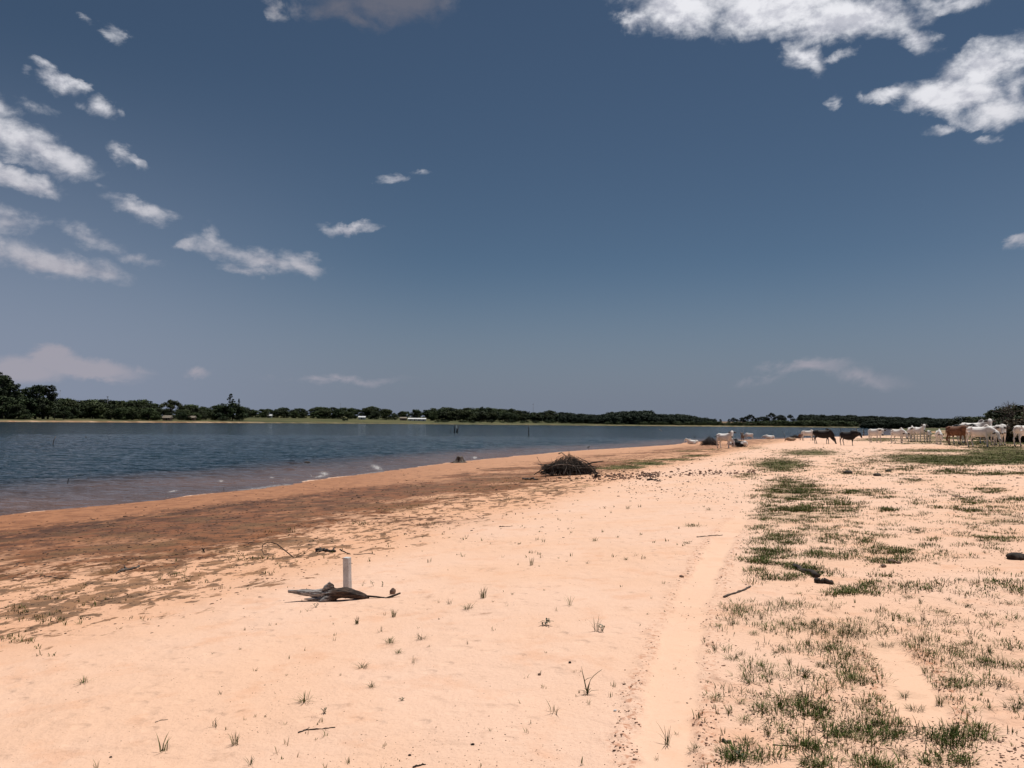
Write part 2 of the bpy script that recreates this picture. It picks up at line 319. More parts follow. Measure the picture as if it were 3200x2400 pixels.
def zones(x, y, dl, df, lake):
    z0 = terr(x, y, False)[0]
    u, v, ok = proj(x, y, np.maximum(z0, 0))
    r = np.hypot(x, y)
    nA = fbm(x/3.0, y/3.0, 101, 4); nB = fbm(x/.8, y/.8, 111, 4); nC = fbm(x/9., y/9., 121, 3)
    infr = ok & (u > -700) & (u < 4100) & (v > 1330)
    # distance-from-shore fallback outside the view
    vb_d = 14.0; t_d = dl/vb_d
    vs = np.interp(u, [-400,0,500,800,1162,1415,1600,1853,2000,2150,2400,2700], [1650,1605,1553,1522,1482,1446,1423,1404,1393,1380,1369,1361])
    vb = np.interp(u, VB_U, VB_V); vm = np.interp(u, VM_U, VM_V)
    t_v = (v - vs)/(vb - vs + 1e-6)
    wu = sstep(2250, 2520, u); t = np.where(infr, t_v*(1-wu) + t_d*wu, t_d)
    t = np.clip(t, 0, 4)
    tm = np.where(infr, (vm-vs)/(vb-vs+1e-6)*(1-wu) + .42*wu, .42)
    near = ~lake & (dl > 0) & (df > dl)
    # wet band right at the water, then dark mud, then mottled patches
    wet = sstep(tm*1.0, tm*.55, t) 
    mud = sstep(tm*.14, tm*.5, t + .10*(nA-.5))*sstep(tm*1.35, tm*.95, t + .25*(nA-.5))
    mott = sstep(tm*.8, tm*1.1, t)*sstep(1.22, .70, t + .35*(nC-.5))
    taper = np.where(infr, np.interp(u, [0, 700, 1200, 1700, 2300], [1.1, 1.05, .9, .7, .45]), 1)
    mud = mud*taper*(.55 + .6*sstep(.35, .65, nA)) + .5*sstep(.5, .7, nB)*mud
    mott = mott*(.44 + .35*sstep(.38, .56, fbm(x/1.6 + 3, y/2.0, 131, 4, .6)*.6 + nC*.4))*(.6 + .4*taper)
    # the thin dark line of an old water edge
    vl = np.interp(u, [0, 300, 500, 800, 1100], [1676, 1640, 1610, 1574, 1535])
    line = np.where(infr & (u < 1000) & (u > -500), np.exp(-((v - vl)/np.interp(u, [0, 500, 900], [16, 11, 5]))**2), 0)*sstep(.3, .5, nB)
    dline = line*near + .8*np.where(infr, gauss_list(u, v, [(500,1690,260,12,1),(300,1745,280,10,.6),(1060,1575,110,12,.9),(1330,1630,150,14,.8),(900,1640,120,10,.5)]), 0)*sstep(.42, .6, nB)*near; mud = mud*near; mott = mott*near; wet = wet*near*np.where(infr, np.interp(u, [0, 1100, 1600, 2300], [1, .9, .55, .35]), 1)
    g = np.where(infr, np.maximum(gauss_list(u, v, GREEN, 1.12), gauss_list(u, v, BROAD)), 0)
    s = np.where(infr, gauss_list(u, v, STRIP), 0)
    # grass keeps going outside the frame on the right and far inland
    side = near & (dl > 26) & ~((u < 3300) & (v > 1330) & ok)
    g = np.where(side, .75*sstep(.35, .6, nA), g)
    far_g = sstep(2560, 2860, u + 260*(nC-.5))*sstep(60, 85, r)*(.35 + .9*sstep(.35, .6, fbm(x/5, y/9, 141, 3)))
    g = np.maximum(g, np.where((v < 1392) | (r > 130), far_g, 0))
    green = np.maximum(g, s)*near
    ins, rim = track_field(x, y)
    orange = sstep(1.35, .8, t)*near
    orange = np.maximum(orange, .55*sstep(.5, .75, nC)*sstep(2650, 3100, u)*near)
    return dict(dline=dline, wet=wet, mud=mud, mott=mott, green=green, ins=ins, rim=rim, orange=orange, t=t, u=u, v=v, infr=infr, near=near)

def new_mesh(name, verts, faces, mats=(), smooth=True, parent=None, mat_idx=None):
    me = bpy.data.meshes.new(name)
    verts = np.asarray(verts, np.float32)
    if isinstance(faces, np.ndarray):
        k = faces.shape[1]; nf = len(faces)
        me.vertices.add(len(verts)); me.vertices.foreach_set('co', verts.ravel())
        me.loops.add(nf*k); me.loops.foreach_set('vertex_index', faces.astype(np.int32).ravel())
        me.polygons.add(nf); me.polygons.foreach_set('loop_start', np.arange(0, nf*k, k, dtype=np.int32))
        me.update(calc_edges=True)
    else:
        me.from_pydata([tuple(map(float, p)) for p in verts], [], faces)
    if smooth: me.polygons.foreach_set('use_smooth', np.ones(len(me.polygons), bool))
    for m in (mats if isinstance(mats, (list, tuple)) else [mats]): me.materials.append(m)
    if mat_idx is not None: me.polygons.foreach_set('material_index', np.asarray(mat_idx, np.int32))
    o = bpy.data.objects.new(name, me); COL.objects.link(o)
    if parent is not None: o.parent = parent
    return o
def set_attr(me, name, arr):
    a = me.attributes.new(name, 'FLOAT', 'POINT'); a.data.foreach_set('value', np.asarray(arr, np.float32))
def tag(o, label=None, cat=None, group=None, kind=None):
    if label: o['label'] = label
    if cat: o['category'] = cat
    if group: o['group'] = group
    if kind: o['kind'] = kind
    return o
def lin(r, g, b, k=1.0):
    f = lambda c: (c/255/12.92 if c <= 10 else ((c/255+.055)/1.055)**2.4)*k
    return (f(r), f(g), f(b))
KS = 1/1.36                                     # sunlit ground picture value -> base colour
def material(name):
    m = bpy.data.materials.new(name); m.use_nodes = True; nt = m.node_tree
    return m, nt, nt.nodes['Principled BSDF']
def attr(nt, name):
    return N(nt, 'ShaderNodeAttribute', attribute_name=name).outputs['Fac']

# ---- ground
m_ground, nt, bs = material("sand_ground")
geo = N(nt, 'ShaderNodeNewGeometry')
def noise(nt, scale, detail=4, rough=.55, vec=None, dist=0.0):
    n = N(nt, 'ShaderNodeTexNoise', i_Scale=scale, i_Detail=detail, i_Roughness=rough)
    n.inputs['Distortion'].default_value = dist
    nt.links.new(vec if vec is not None else geo.outputs['Position'], n.inputs['Vector'])
    return n.outputs[0]
SAND_A = lin(255, 213, 186, KS); SAND_B = lin(254, 208, 177, KS)
f1 = noise(nt, .5, 5); f2 = noise(nt, 9, 4); f3 = noise(nt, 60, 3); f4 = noise(nt, 2.2, 5, .6)
col = mixc(nt, maprange(nt, f1, .35, .65), SAND_A, SAND_B)
col = mixc(nt, math_n(nt, 'MULTIPLY', maprange(nt, f4, .52, .7), .35), col, lin(240, 178, 138, KS))
col = mixc(nt, math_n(nt, 'MULTIPLY', maprange(nt, f3, .5, .75), .22), col, lin(205, 150, 115, KS))
col = mixc(nt, math_n(nt, 'MULTIPLY', attr(nt, 'orange'), .55), col, lin(236, 172, 126, KS))
# rims and rough ground are a little redder and darker (damp soil turned up)
col = mixc(nt, math_n(nt, 'MULTIPLY', math_n(nt, 'MULTIPLY', attr(nt, 'rim'), .85), maprange(nt, noise(nt, 22, 4, .6), .5, .66)), col, lin(196, 132, 98, KS))
ins_ = attr(nt, 'ins')
col = mixc(nt, math_n(nt, 'MULTIPLY', ins_, .45), col, lin(255, 212, 180, KS))
# wet band
wetc = mixc(nt, maprange(nt, f4, .4, .65), lin(190, 130, 90, KS), lin(158, 104, 70, KS))
wetc = mixc(nt, math_n(nt, 'MULTIPLY', maprange(nt, f2, .56, .66), .5), wetc, lin(128, 82, 54, KS))
wetc = mixc(nt, math_n(nt, 'MULTIPLY', maprange(nt, f2, .6, .72), .5), wetc, lin(215, 150, 105, KS))
col = mixc(nt, attr(nt, 'wet'), col, wetc)
# mottled brown patches, ragged by fine noise
mps = N(nt, 'ShaderNodeMapping'); mps.inputs['Rotation'].default_value = (0, 0, math.radians(-25)); mps.inputs['Scale'].default_value = (1.0, .62, 1); nt.links.new(geo.outputs['Position'], mps.inputs[0])
fs = noise(nt, 3.2, 6, .62, mps.outputs[0], .35)
rag = math_n(nt, 'MULTIPLY_ADD', math_n(nt, 'SUBTRACT', fs, .5), 3.2, attr(nt, 'mott'))
rag = math_n(nt, 'MULTIPLY_ADD', math_n(nt, 'SUBTRACT', f2, .5), .9, rag)
mottc = mixc(nt, maprange(nt, noise(nt, 4, 3), .42, .6), lin(158, 116, 84, KS), lin(112, 86, 64, KS))
col = mixc(nt, math_n(nt, 'MULTIPLY', math_n(nt, 'MULTIPLY', maprange(nt, rag, .44, .62), maprange(nt, attr(nt, 'mott'), .02, .16)), .88), col, mottc)
rag2 = math_n(nt, 'MULTIPLY_ADD', math_n(nt, 'SUBTRACT', f2, .5), 1.1, math_n(nt, 'MULTIPLY_ADD', math_n(nt, 'SUBTRACT', fs, .5), 1.5, attr(nt, 'mud')))
mudc = mixc(nt, maprange(nt, f4, .42, .62), lin(144, 90, 56, KS), lin(88, 56, 36, KS))
mudc = mixc(nt, math_n(nt, 'MULTIPLY', maprange(nt, noise(nt, .9, 4, .6), .48, .62), .55), mudc, lin(126, 96, 62, KS))
mudc = mixc(nt, math_n(nt, 'MULTIPLY', maprange(nt, noise(nt, 14, 4, .65), .55, .66), .75), mudc, lin(60, 42, 33, KS))
mudm = math_n(nt, 'MULTIPLY', maprange(nt, rag2, .18, .85), .9)
col = mixc(nt, mudm, col, mudc)
col = mixc(nt, math_n(nt, 'MULTIPLY', attr(nt, 'dline'), maprange(nt, math_n(nt, 'MULTIPLY_ADD', f2, .5, math_n(nt, 'MULTIPLY', fs, .5)), .42, .54), None, True), col, lin(84, 54, 36, KS))
# grass cover seen as colour between the modelled blades
gn = noise(nt, 7, 6, .7)
gr = math_n(nt, 'MULTIPLY_ADD', math_n(nt, 'SUBTRACT', gn, .5), 2.2, attr(nt, 'green'))
gr = math_n(nt, 'MULTIPLY_ADD', math_n(nt, 'SUBTRACT', noise(nt, 26, 4, .7), .5), 1.2, gr)
grc = mixc(nt, maprange(nt, noise(nt, 1.7, 4), .4, .6), lin(100, 102, 50, KS), lin(88, 78, 44, KS))
gfar = attr(nt, 'gcover')
col = mixc(nt, math_n(nt, 'MULTIPLY', maprange(nt, gr, .55, .85), gfar), col, grc)
# far bank
fb = attr(nt, 'bank')
fbn = noise(nt, .012, 6, .65); fbn2 = noise(nt, .06, 5, .7)
bankc = mixc(nt, maprange(nt, fbn, .4, .62), lin(80, 84, 50, KS), lin(104, 100, 62, KS))
bankc = mixc(nt, math_n(nt, 'MULTIPLY', maprange(nt, fbn2, .48, .62), .6), bankc, lin(66, 68, 42, KS))
field = mixc(nt, maprange(nt, noise(nt, .02, 3), .4, .6), lin(132, 106, 82, KS), lin(120, 100, 74, KS))
bankc = mixc(nt, attr(nt, 'field'), bankc, field)
shorec = mixc(nt, maprange(nt, fbn2, .42, .6), lin(214, 178, 146, KS), lin(176, 130, 96, KS))
bankc = mixc(nt, attr(nt, 'fshore'), bankc, shorec)
col = mixc(nt, fb, col, bankc)
nt.links.new(col, bs.inputs['Base Color'])
rgh = maprange(nt, attr(nt, 'wet'), 0, 1, .95, .62)
nt.links.new(rgh, bs.inputs['Roughness']); bs.inputs['Specular IOR Level'].default_value = .25
bp = N(nt, 'ShaderNodeBump', i_Strength=.8, i_Distance=.016)
nt.links.new(math_n(nt, 'MULTIPLY_ADD', ins_, -.45, .65), bp.inputs['Strength'])
hh = math_n(nt, 'MULTIPLY_ADD', noise(nt, 140, 3), .35, math_n(nt, 'MULTIPLY_ADD', f2, 1.6, math_n(nt, 'MULTIPLY', noise(nt, 34, 4), 1.0)))
vo = N(nt, 'ShaderNodeTexVoronoi', feature='SMOOTH_F1', i_Scale=5.5, i_Randomness=1.0); nt.links.new(geo.outputs['Position'], vo.inputs['Vector'])
hoof = math_n(nt, 'MULTIPLY', maprange(nt, vo.outputs['Distance'], .10, .34), maprange(nt, noise(nt, .8, 3), .44, .56))
hh = math_n(nt, 'MULTIPLY_ADD', hoof, 1.7, hh)
nt.links.new(hh, bp.inputs['Height']); nt.links.new(bp.outputs[0], bs.inputs['Normal'])

def polar(rs, ths):
    R, T = np.meshgrid(rs, ths, indexing='ij')
    return R*np.sin(T), R*np.cos(T)
vw = np.radians(np.arange(-35.5, 35.501, .085))
ot = np.radians(np.arange(38, 322.1, 3.0))
TH = np.concatenate([vw, ot]); nT = len(TH)
rs = [.25, .5, 1.0, 1.6, 2.1, 2.5, 2.8]
while rs[-1] < 26: rs.append(rs[-1]*1.0062)
while rs[-1] < 90: rs.append(rs[-1]*1.009)
while rs[-1] < 1900: rs.append(rs[-1]*1.013)
while rs[-1] < 12000: rs.append(rs[-1]*1.12)
rs = np.array(rs)
gx, gy = polar(rs, TH); shp = gx.shape
gx = gx.ravel(); gy = gy.ravel()
H0, DL, DF, LK = terr(gx, gy)
HF = full_h(gx, gy)
Z = zones(gx, gy, DL, DF, LK)
# the grassy patches stand a little proud, the mud is flat
verts = np.stack([gx, gy, HF], 1)
c0 = np.array([[0, 0, full_h(np.array([0.]), np.array([0.]))[0]]])
verts = np.vstack([verts, c0]); ci = len(verts)-1
i, j = np.meshgrid(np.arange(len(rs)-1), np.arange(nT), indexing='ij')
j2 = (j+1) % nT
quads = np.stack([i*nT+j, i*nT+j2, (i+1)*nT+j2, (i+1)*nT+j], -1).reshape(-1, 4)[:, ::-1]
tri = np.stack([np.full(nT, ci), np.arange(nT), (np.arange(nT)+1) % nT, np.full(nT, ci)], 1)
ground = new_mesh("ground", verts, quads, m_ground)
tag(ground, kind='structure')
me = ground.data
far_side = (~LK) & (DF < np.abs(DL)*1.0 + 0) | (np.hypot(gx, gy) > 700)
bank = np.where((DF < np.abs(DL)) & ~LK | (np.hypot(gx, gy) > 420), 1.0, 0.0)
ext = lambda a: np.append(a, a[0])
gc = sstep(9, 34, np.hypot(gx, gy))*.85 + .12
gc = gc*np.where(Z['u'] < 2330, np.where(Z['v'] > 1480, .55, 1), 1)
ang = gx/np.maximum(gy, 1)*FPX + 1600
fsh_u = np.interp(ang, [-400, 650, 900, 1300, 2000, 2200, 2500], [.9, .8, .3, .2, .25, .5, .3])
fieldm = sstep(900, 980, np.hypot(gx, gy))*sstep(2180, 2230, ang)*sstep(20, 60, DF)
for nm, a in (('wet', Z['wet']), ('mud', Z['mud']), ('mott', Z['mott']), ('green', Z['green']), ('rim', Z['rim']), ('ins', Z['ins']), ('dline', Z['dline']), ('orange', Z['orange']),
              ('gcover', gc), ('bank', bank), ('fshore', bank*sstep(1.05, .60, H0 + .35*(fbm(gx/25, gy/25, 5, 3)-.5))*sstep(60, 30, DF)*fsh_u), ('field', fieldm)):
    set_attr(me, nm, ext(np.asarray(a, float)))

# ---- water
m_water, nt, bs = material("lake_water")
geo = N(nt, 'ShaderNodeNewGeometry')
mp = N(nt, 'ShaderNodeMapping'); mp.inputs['Rotation'].default_value = (0, 0, math.radians(-12)); mp.inputs['Scale'].default_value = (.55, 1, 1)
nt.links.new(geo.outputs['Position'], mp.inputs[0])
vecw = mp.outputs[0]
w1 = noise(nt, 1.1, 4, .6, vecw); w2 = noise(nt, 4.0, 3, .6, vecw); w3 = noise(nt, .12, 4, .55, vecw)
sh = attr(nt, 'shallow')
deep = mixc(nt, maprange(nt, noise(nt, .02, 4, .6), .38, .62), (.005, .020, .030), (.009, .029, .040))
shc = mixc(nt, maprange(nt, w3, .4, .6), (.15, .092, .075), (.115, .078, .070))
wc = mixc(nt, sh, deep, shc)
foam = math_n(nt, 'MULTIPLY', attr(nt, 'foam'), maprange(nt, noise(nt, 9, 5, .7), .44, .56))
wc = mixc(nt, foam, wc, (.62, .60, .58))
nt.links.new(wc, bs.inputs['Base Color'])
nt.links.new(math_n(nt, 'MULTIPLY_ADD', foam, .5, .10), bs.inputs['Roughness'])
bs.inputs['IOR'].default_value = 1.33; bs.inputs['Specular IOR Level'].default_value = .27
bp = N(nt, 'ShaderNodeBump', i_Strength=1.0, i_Distance=.5)
hw = math_n(nt, 'MULTIPLY', math_n(nt, 'MULTIPLY_ADD', w1, 1.0, math_n(nt, 'MULTIPLY', w2, .28)), math_n(nt, 'MULTIPLY_ADD', attr(nt, 'open_water'), 2.2, 1.0))
nt.links.new(hw, bp.inputs['Height'])
nt.links.new(bp.outputs[0], bs.inputs['Normal'])
thw = np.radians(np.concatenate([np.arange(-178, -36, 3.0), np.arange(-35.5, 30.01, .13), [31, 33, 36]]))
rw = [3.]
while rw[-1] < 18: rw.append(rw[-1]*1.06)
while rw[-1] < 150: rw.append(rw[-1]*1.0055)
while rw[-1] < 2300: rw.append(rw[-1]*1.03)
rw = np.array(rw)
wx, wy = polar(rw, thw); wx = wx.ravel(); wy = wy.ravel()
_, WDL, WDF, WLK = terr(wx, wy, False)
R = np.hypot(wx, wy); amp = sstep(260, 60, R)
ca, sa = math.cos(math.radians(-14)), math.sin(math.radians(-14))
a1 = wx*ca + wy*sa; b1 = -wx*sa + wy*ca
wz = amp*(.20*(fbm(a1/2.6, b1/1.0, 201, 3)-.5) + .10*(fbm(a1/.8, b1/.4, 205, 2)-.5))
dW = np.maximum(-WDL, 0)
calm = sstep(.2, 9, dW)*.8 + .2
# low breakers running in along the shore
crest = np.zeros(len(wx))
for dd, hgt, wdt in ((1.3, .03, .22), (3.1, .06, .35), (5.6, .05, .4), (8.4, .04, .5)):
    ph = dW + 1.1*(fbm(wx/6, wy/6, int(dd*10), 2)-.5) - dd
    crest += hgt*np.exp(-(ph/wdt)**2)*sstep(.42, .6, fbm(wx/7, wy/7, int(dd*10)+3, 2))
wz = wz*calm + crest*sstep(170, 90, R)
FO = [P(*q) for q in ()]
w_o_verts = np.stack([wx, wy, wz], 1)
nTw = len(thw)
i, j = np.meshgrid(np.arange(len(rw)-1), np.arange(nTw-1), indexing='ij')
wq = np.stack([i*nTw+j, i*nTw+j+1, (i+1)*nTw+j+1, (i+1)*nTw+j], -1).reshape(-1, 4)[:, ::-1]
keep = WLK | (WDL < 3) | (WDF < 3)
wq = wq[keep[wq].any(1)]
water = new_mesh("water", w_o_verts, wq, m_water)
tag(water, kind='structure')
sh_w = sstep(13, 1.5, dW + 5*(fbm(wx/9, wy/9, 301, 3)-.5))*(WDF > 50)
set_attr(water.data, 'shallow', sh_w)
set_attr(water.data, 'open_water', sstep(35, 260, R))
uu, vv, okk = proj(wx, wy, wz)
fo = np.zeros(len(wx))
for cu, cv, ru, rv, tilt in ((1014, 1480, 13, 5, 8), (1178, 1461, 17, 6, 22), (1003, 1488, 18, 3, -10), (1398, 1450, 8, 3, 0), (1484, 1430, 7, 4, 0), (690, 1503, 7, 3, 0), (1178, 1480, 8, 3, 0), (960, 1502, 16, 2, -10), (540, 1535, 14, 2, -10), (850, 1492, 6, 2, 0)):
    c, s = math.cos(math.radians(tilt)), math.sin(math.radians(tilt))
    a = (uu-cu)*c + (vv-cv)*s; b = -(uu-cu)*s + (vv-cv)*c
    fo = np.maximum(fo, np.exp(-((a/ru)**2 + (b/rv)**2)*1.3)*1.1)
fo = np.maximum(fo, .45*sstep(.3, .05, dW)*sstep(.6, .75, fbm(wx/3, wy/3, 77, 2))*sstep(120, 60, R))
set_attr(water.data, 'foam', fo)
# ------------------------------------------------------------------ mesh helpers
RNG = np.random.default_rng(7)
class MB:
    def __init__(s): s.v = []; s.f = []; s.n = 0; s.m = []
    def add(s, v, f, mi=0):
        v = np.asarray(v, float); s.v.append(v); s.f += [tuple(int(a)+s.n for a in q) for q in f]; s.m += [mi]*len(f); s.n += len(v)
    def tube(s, pts, radii, sides=6, mi=0, cap=True, flat=None):
        """pts (n,3); radii scalar list or (side, up) pairs"""
        pts = np.asarray(pts, float); n = len(pts)
        t = np.gradient(pts, axis=0); t /= np.linalg.norm(t, axis=1)[:, None] + 1e-9
        vs = []
        for i in range(n):
            ref = np.array([0, 0, 1.]) if abs(t[i, 2]) < .93 else np.array([0, 1., 0]) if flat is None else np.array(flat, float)
            a = np.cross(ref, t[i]); a /= np.linalg.norm(a) + 1e-9
            if i and np.dot(a, pa) < 0: a = -a
            pa = a
            b = np.cross(t[i], a)
            r = radii[i] if hasattr(radii, '__len__') else radii
            ra, rb = (r, r) if not hasattr(r, '__len__') else r
            th = np.arange(sides)*2*np.pi/sides
            vs.append(pts[i] + np.outer(np.cos(th), a)*ra + np.outer(np.sin(th), b)*rb)
        vs = np.vstack(vs); f = []
        for i in range(n-1):
            for k in range(sides):
                k2 = (k+1) % sides
                f.append((i*sides+k, i*sides+k2, (i+1)*sides+k2, (i+1)*sides+k))
        if cap:
            f.append(tuple(range(sides))[::-1]); f.append(tuple(range((n-1)*sides, n*sides)))
        s.add(vs, f, mi)
    def box(s, c, d, rz=0, mi=0):
        x, y, z = d[0]/2, d[1]/2, d[2]/2
        v = np.array([(-x,-y,-z),(x,-y,-z),(x,y,-z),(-x,y,-z),(-x,-y,z),(x,-y,z),(x,y,z),(-x,y,z)])
        cc, ss = math.cos(rz), math.sin(rz)
        v = np.stack([v[:,0]*cc - v[:,1]*ss, v[:,0]*ss + v[:,1]*cc, v[:,2]], 1) + np.array(c)
        s.add(v, [(0,3,2,1),(4,5,6,7),(0,1,5,4),(1,2,6,5),(2,3,7,6),(3,0,4,7)], mi)
    def build(s, name, mats, parent=None, smooth=True):
        return new_mesh(name, np.vstack(s.v), s.f, mats, smooth, parent, s.m)
def empty(name, loc, rz=0):
    o = bpy.data.objects.new(name, None); o.empty_display_size = .3; COL.objects.link(o)
    o.location = loc; o.rotation_euler = (0, 0, rz); return o
def copy_tree(o, parent=None):
    c = o.copy(); COL.objects.link(c); c.parent = parent
    for ch in list(o.children): copy_tree(ch, c)
    return c
def leafcloud(centers, radii, per, size, rng, squash=.75, up=.3):
    """many small leaf quads scattered in clumps"""
    vs = []
    for c, r in zip(centers, radii):
        n = int(per*(r/np.mean(radii))**2)
        d = rng.normal(size=(n, 3)); d /= np.linalg.norm(d, axis=1)[:, None]
        p = c + d*(r*rng.uniform(.35, 1.08, n)**.6)[:, None]*np.array([1, 1, squash])
        a = rng.normal(size=(n, 3)); a[:, 2] *= .6; a /= np.linalg.norm(a, axis=1)[:, None]
        nrm = d + np.array([0, 0, up]) + .6*rng.normal(size=(n, 3))
        b = np.cross(nrm, a); b /= np.linalg.norm(b, axis=1)[:, None] + 1e-9
        s1 = (size*rng.uniform(.6, 1.3, n))[:, None]; s2 = s1*rng.uniform(.5, .8, n)[:, None]
        q = np.stack([p - a*s1, p - b*s2*.9 + a*s1*.1, p + a*s1, p + b*s2], 1)
        vs.append(q.reshape(-1, 3))
    v = np.vstack(vs); f = np.arange(len(v)).reshape(-1, 4)
    return v, f
def leafmat(name, lo_, hi_, scale=.35):
    m, nt, bs = material(name)
    tcn = N(nt, 'ShaderNodeTexCoord'); oi = N(nt, 'ShaderNodeObjectInfo')
    n = N(nt, 'ShaderNodeTexNoise', i_Scale=scale, i_Detail=5, i_Roughness=.65); nt.links.new(tcn.outputs['Object'], n.inputs['Vector'])
    c = mixc(nt, maprange(nt, n.outputs[0], .38, .64), lo_, hi_)
    hs = N(nt, 'ShaderNodeHueSaturation'); nt.links.new(c, hs.inputs['Color'])
    nt.links.new(math_n(nt, 'MULTIPLY_ADD', oi.outputs['Random'], .5, .75), hs.inputs['Value'])
    nt.links.new(math_n(nt, 'MULTIPLY_ADD', oi.outputs['Random'], .035, .483), hs.inputs['Hue'])
    nt.links.new(hs.outputs[0], bs.inputs['Base Color']); bs.inputs['Roughness'].default_value = .7
    bs.inputs['Specular IOR Level'].default_value = .15
    return m
M_LEAF = leafmat("leaf_dark", (.020, .030, .015), (.052, .070, .026))
M_LEAF2 = leafmat("leaf_mid", (.032, .045, .018), (.078, .098, .036))
M_LEAF3 = leafmat("leaf_haze", (.018, .028, .018), (.034, .048, .026))  # bluish distance haze put into the leaf colour of the far woods
M_DRY = leafmat("leaf_dry", (.05, .038, .022), (.10, .075, .04), 1.2)
def barkmat(name, a, b, scale=8, rough=.9):
    m, nt, bs = material(name)
    tcn = N(nt, 'ShaderNodeTexCoord')
    mp = N(nt, 'ShaderNodeMapping'); mp.inputs['Scale'].default_value = (1, 1, 1); nt.links.new(tcn.outputs['Object'], mp.inputs[0])
    n = N(nt, 'ShaderNodeTexNoise', i_Scale=scale, i_Detail=6, i_Roughness=.7); n.inputs['Distortion'].default_value = .6; nt.links.new(mp.outputs[0], n.inputs['Vector'])
    c = mixc(nt, maprange(nt, n.outputs[0], .36, .64), a, b)
    nt.links.new(c, bs.inputs['Base Color']); bs.inputs['Roughness'].default_value = rough
    bp = N(nt, 'ShaderNodeBump', i_Strength=.6, i_Distance=.02); nt.links.new(n.outputs[0], bp.inputs['Height']); nt.links.new(bp.outputs[0], bs.inputs['Normal'])
    return m
M_BARK = barkmat("bark", (.05, .04, .03), (.11, .09, .07), 3)
M_TWIG = barkmat("twig_grey", (.035, .024, .018), (.15, .12, .10), 9)
M_TWIGD = barkmat("twig_dark", (.014, .010, .008), (.06, .042, .032), 14)
M_TWIGL = barkmat("twig_pale", (.16, .12, .09), (.34, .27, .22), 14)

# ---- tree prototypes, unit: metres, base at the origin
def tree_mesh(kind, seed):
    rng = np.random.default_rng(seed); t = MB(); cen = []; rad = []
    if kind == 'broad':
        H = 10; W = 4.6
        t.tube([(0,0,-.3),(.1,0,1.5),(-.1,.1,3.2),(0,0,5.5)], [.32,.26,.22,.12], 7)
        for k in range(32):
            a = rng.uniform(0, 6.283); zz = rng.uniform(.0, 1)
            rr = W*math.sin(math.acos(min(1, max(-1, (zz-.40)/.62))))*rng.uniform(.35, .95)
            c = np.array([rr*math.cos(a), rr*math.sin(a), .9 + zz*(H-2.0)]); cen.append(c); rad.append(rng.uniform(1.1, 1.9))
            if k % 3 == 0: t.tube([(0, 0, 1.6+zz*2.4), c*.5 + np.array([0, 0, 1.2]), c], [.14, .09, .03], 5, cap=False)
        per, size = 95, .34
    elif kind == 'umbrella':
        H = 10; t.tube([(0,0,-.3),(.2,0,3),(.1,.1,6)], [.35,.26,.16], 7)
        for k in range(24):
            a = rng.uniform(0, 6.283); rr = 5.2*math.sqrt(rng.uniform(0, 1))
            c = np.array([rr*math.cos(a), rr*math.sin(a), 9.2 - (rr/5.2)**2*2.6 - rng.uniform(0, .6)]); cen.append(c); rad.append(rng.uniform(1., 1.5))
            if k % 2 == 0: t.tube([(0, 0, 4.5), c*.55 + np.array([0, 0, 2.6]), c], [.14, .08, .03], 5, cap=False)
        per, size = 100, .30
    elif kind == 'eucalypt':
        H = 20
        t.tube([(0,0,-.3),(.3,0,5),(-.2,.2,10),(.2,0,16),(.3,.1,19)], [.5,.42,.34,.2,.06], 8)
        for k in range(34):
            zz = rng.uniform(.28, 1); a = rng.uniform(0, 6.283); rr = (4.6*(1.15-zz)+1.3)*rng.uniform(.3, 1)
            c = np.array([rr*math.cos(a), rr*math.sin(a), zz*H]); cen.append(c); rad.append(rng.uniform(.9, 1.9))
            t.tube([(0, 0, zz*H*.72), (c[0]*.5, c[1]*.5, zz*H*.86), c], [.15, .09, .03], 5, cap=False)
        per, size = 95, .36
    elif kind == 'pine':
        H = 20
        t.tube([(0,0,-.3),(0,0,10),(.1,0,19.5)], [.35,.24,.06], 7)
        for k in range(24):
            zz = rng.uniform(.68, 1); a = rng.uniform(0, 6.283); rr = (5.5*(1.04-zz)*2.0+.4)*rng.uniform(.4, 1)
            c = np.array([rr*math.cos(a), rr*math.sin(a), zz*H]); cen.append(c); rad.append(rng.uniform(.5, 1.0))
            t.tube([(0, 0, zz*H-.4), c], [.1, .03], 5, cap=False)
        per, size = 60, .30
    elif kind == 'bush':
        H = 3
        for k in range(12):
            a = rng.uniform(0, 6.283); rr = 1.9*math.sqrt(rng.uniform(0, 1)); c = np.array([rr*math.cos(a), rr*math.sin(a), .5+1.7*rng.uniform(0, 1)*(1-(rr/2.4)**2)])
            cen.append(c); rad.append(rng.uniform(.5, .95)); 
            if k % 2 == 0: t.tube([(c[0]*.2, c[1]*.2, -.1), c], [.07, .02], 5, cap=False)
        per, size = 90, .17
    lv, lf = leafcloud(cen, rad, per, size, rng)
    return t, lv, lf, H
TREE_KINDS = {}
def make_tree(kind, seed, leaf, parts=False):
    key = (kind, seed, leaf.name, parts)
    if key in TREE_KINDS: return TREE_KINDS[key]
    t, lv, lf, H = tree_mesh(kind, seed)
    def mk(nm, v, f, mats, mi=None, sm=False):
        o = new_mesh(nm, v, f, mats, sm, None, mi); me = o.data; bpy.data.objects.remove(o); return me
    if parts: r = (mk('trunk', np.vstack(t.v), t.f, [M_BARK], None, True), mk('crown', lv, lf, [leaf]), H)
    else:
        v = np.vstack([np.vstack(t.v), lv]); f = t.f + [tuple(q) for q in (lf + t.n).tolist()]
        r = (mk('tree', v, f, [M_BARK, leaf], [0]*len(t.f) + [1]*len(lf)), None, H)
    TREE_KINDS[key] = r; return r
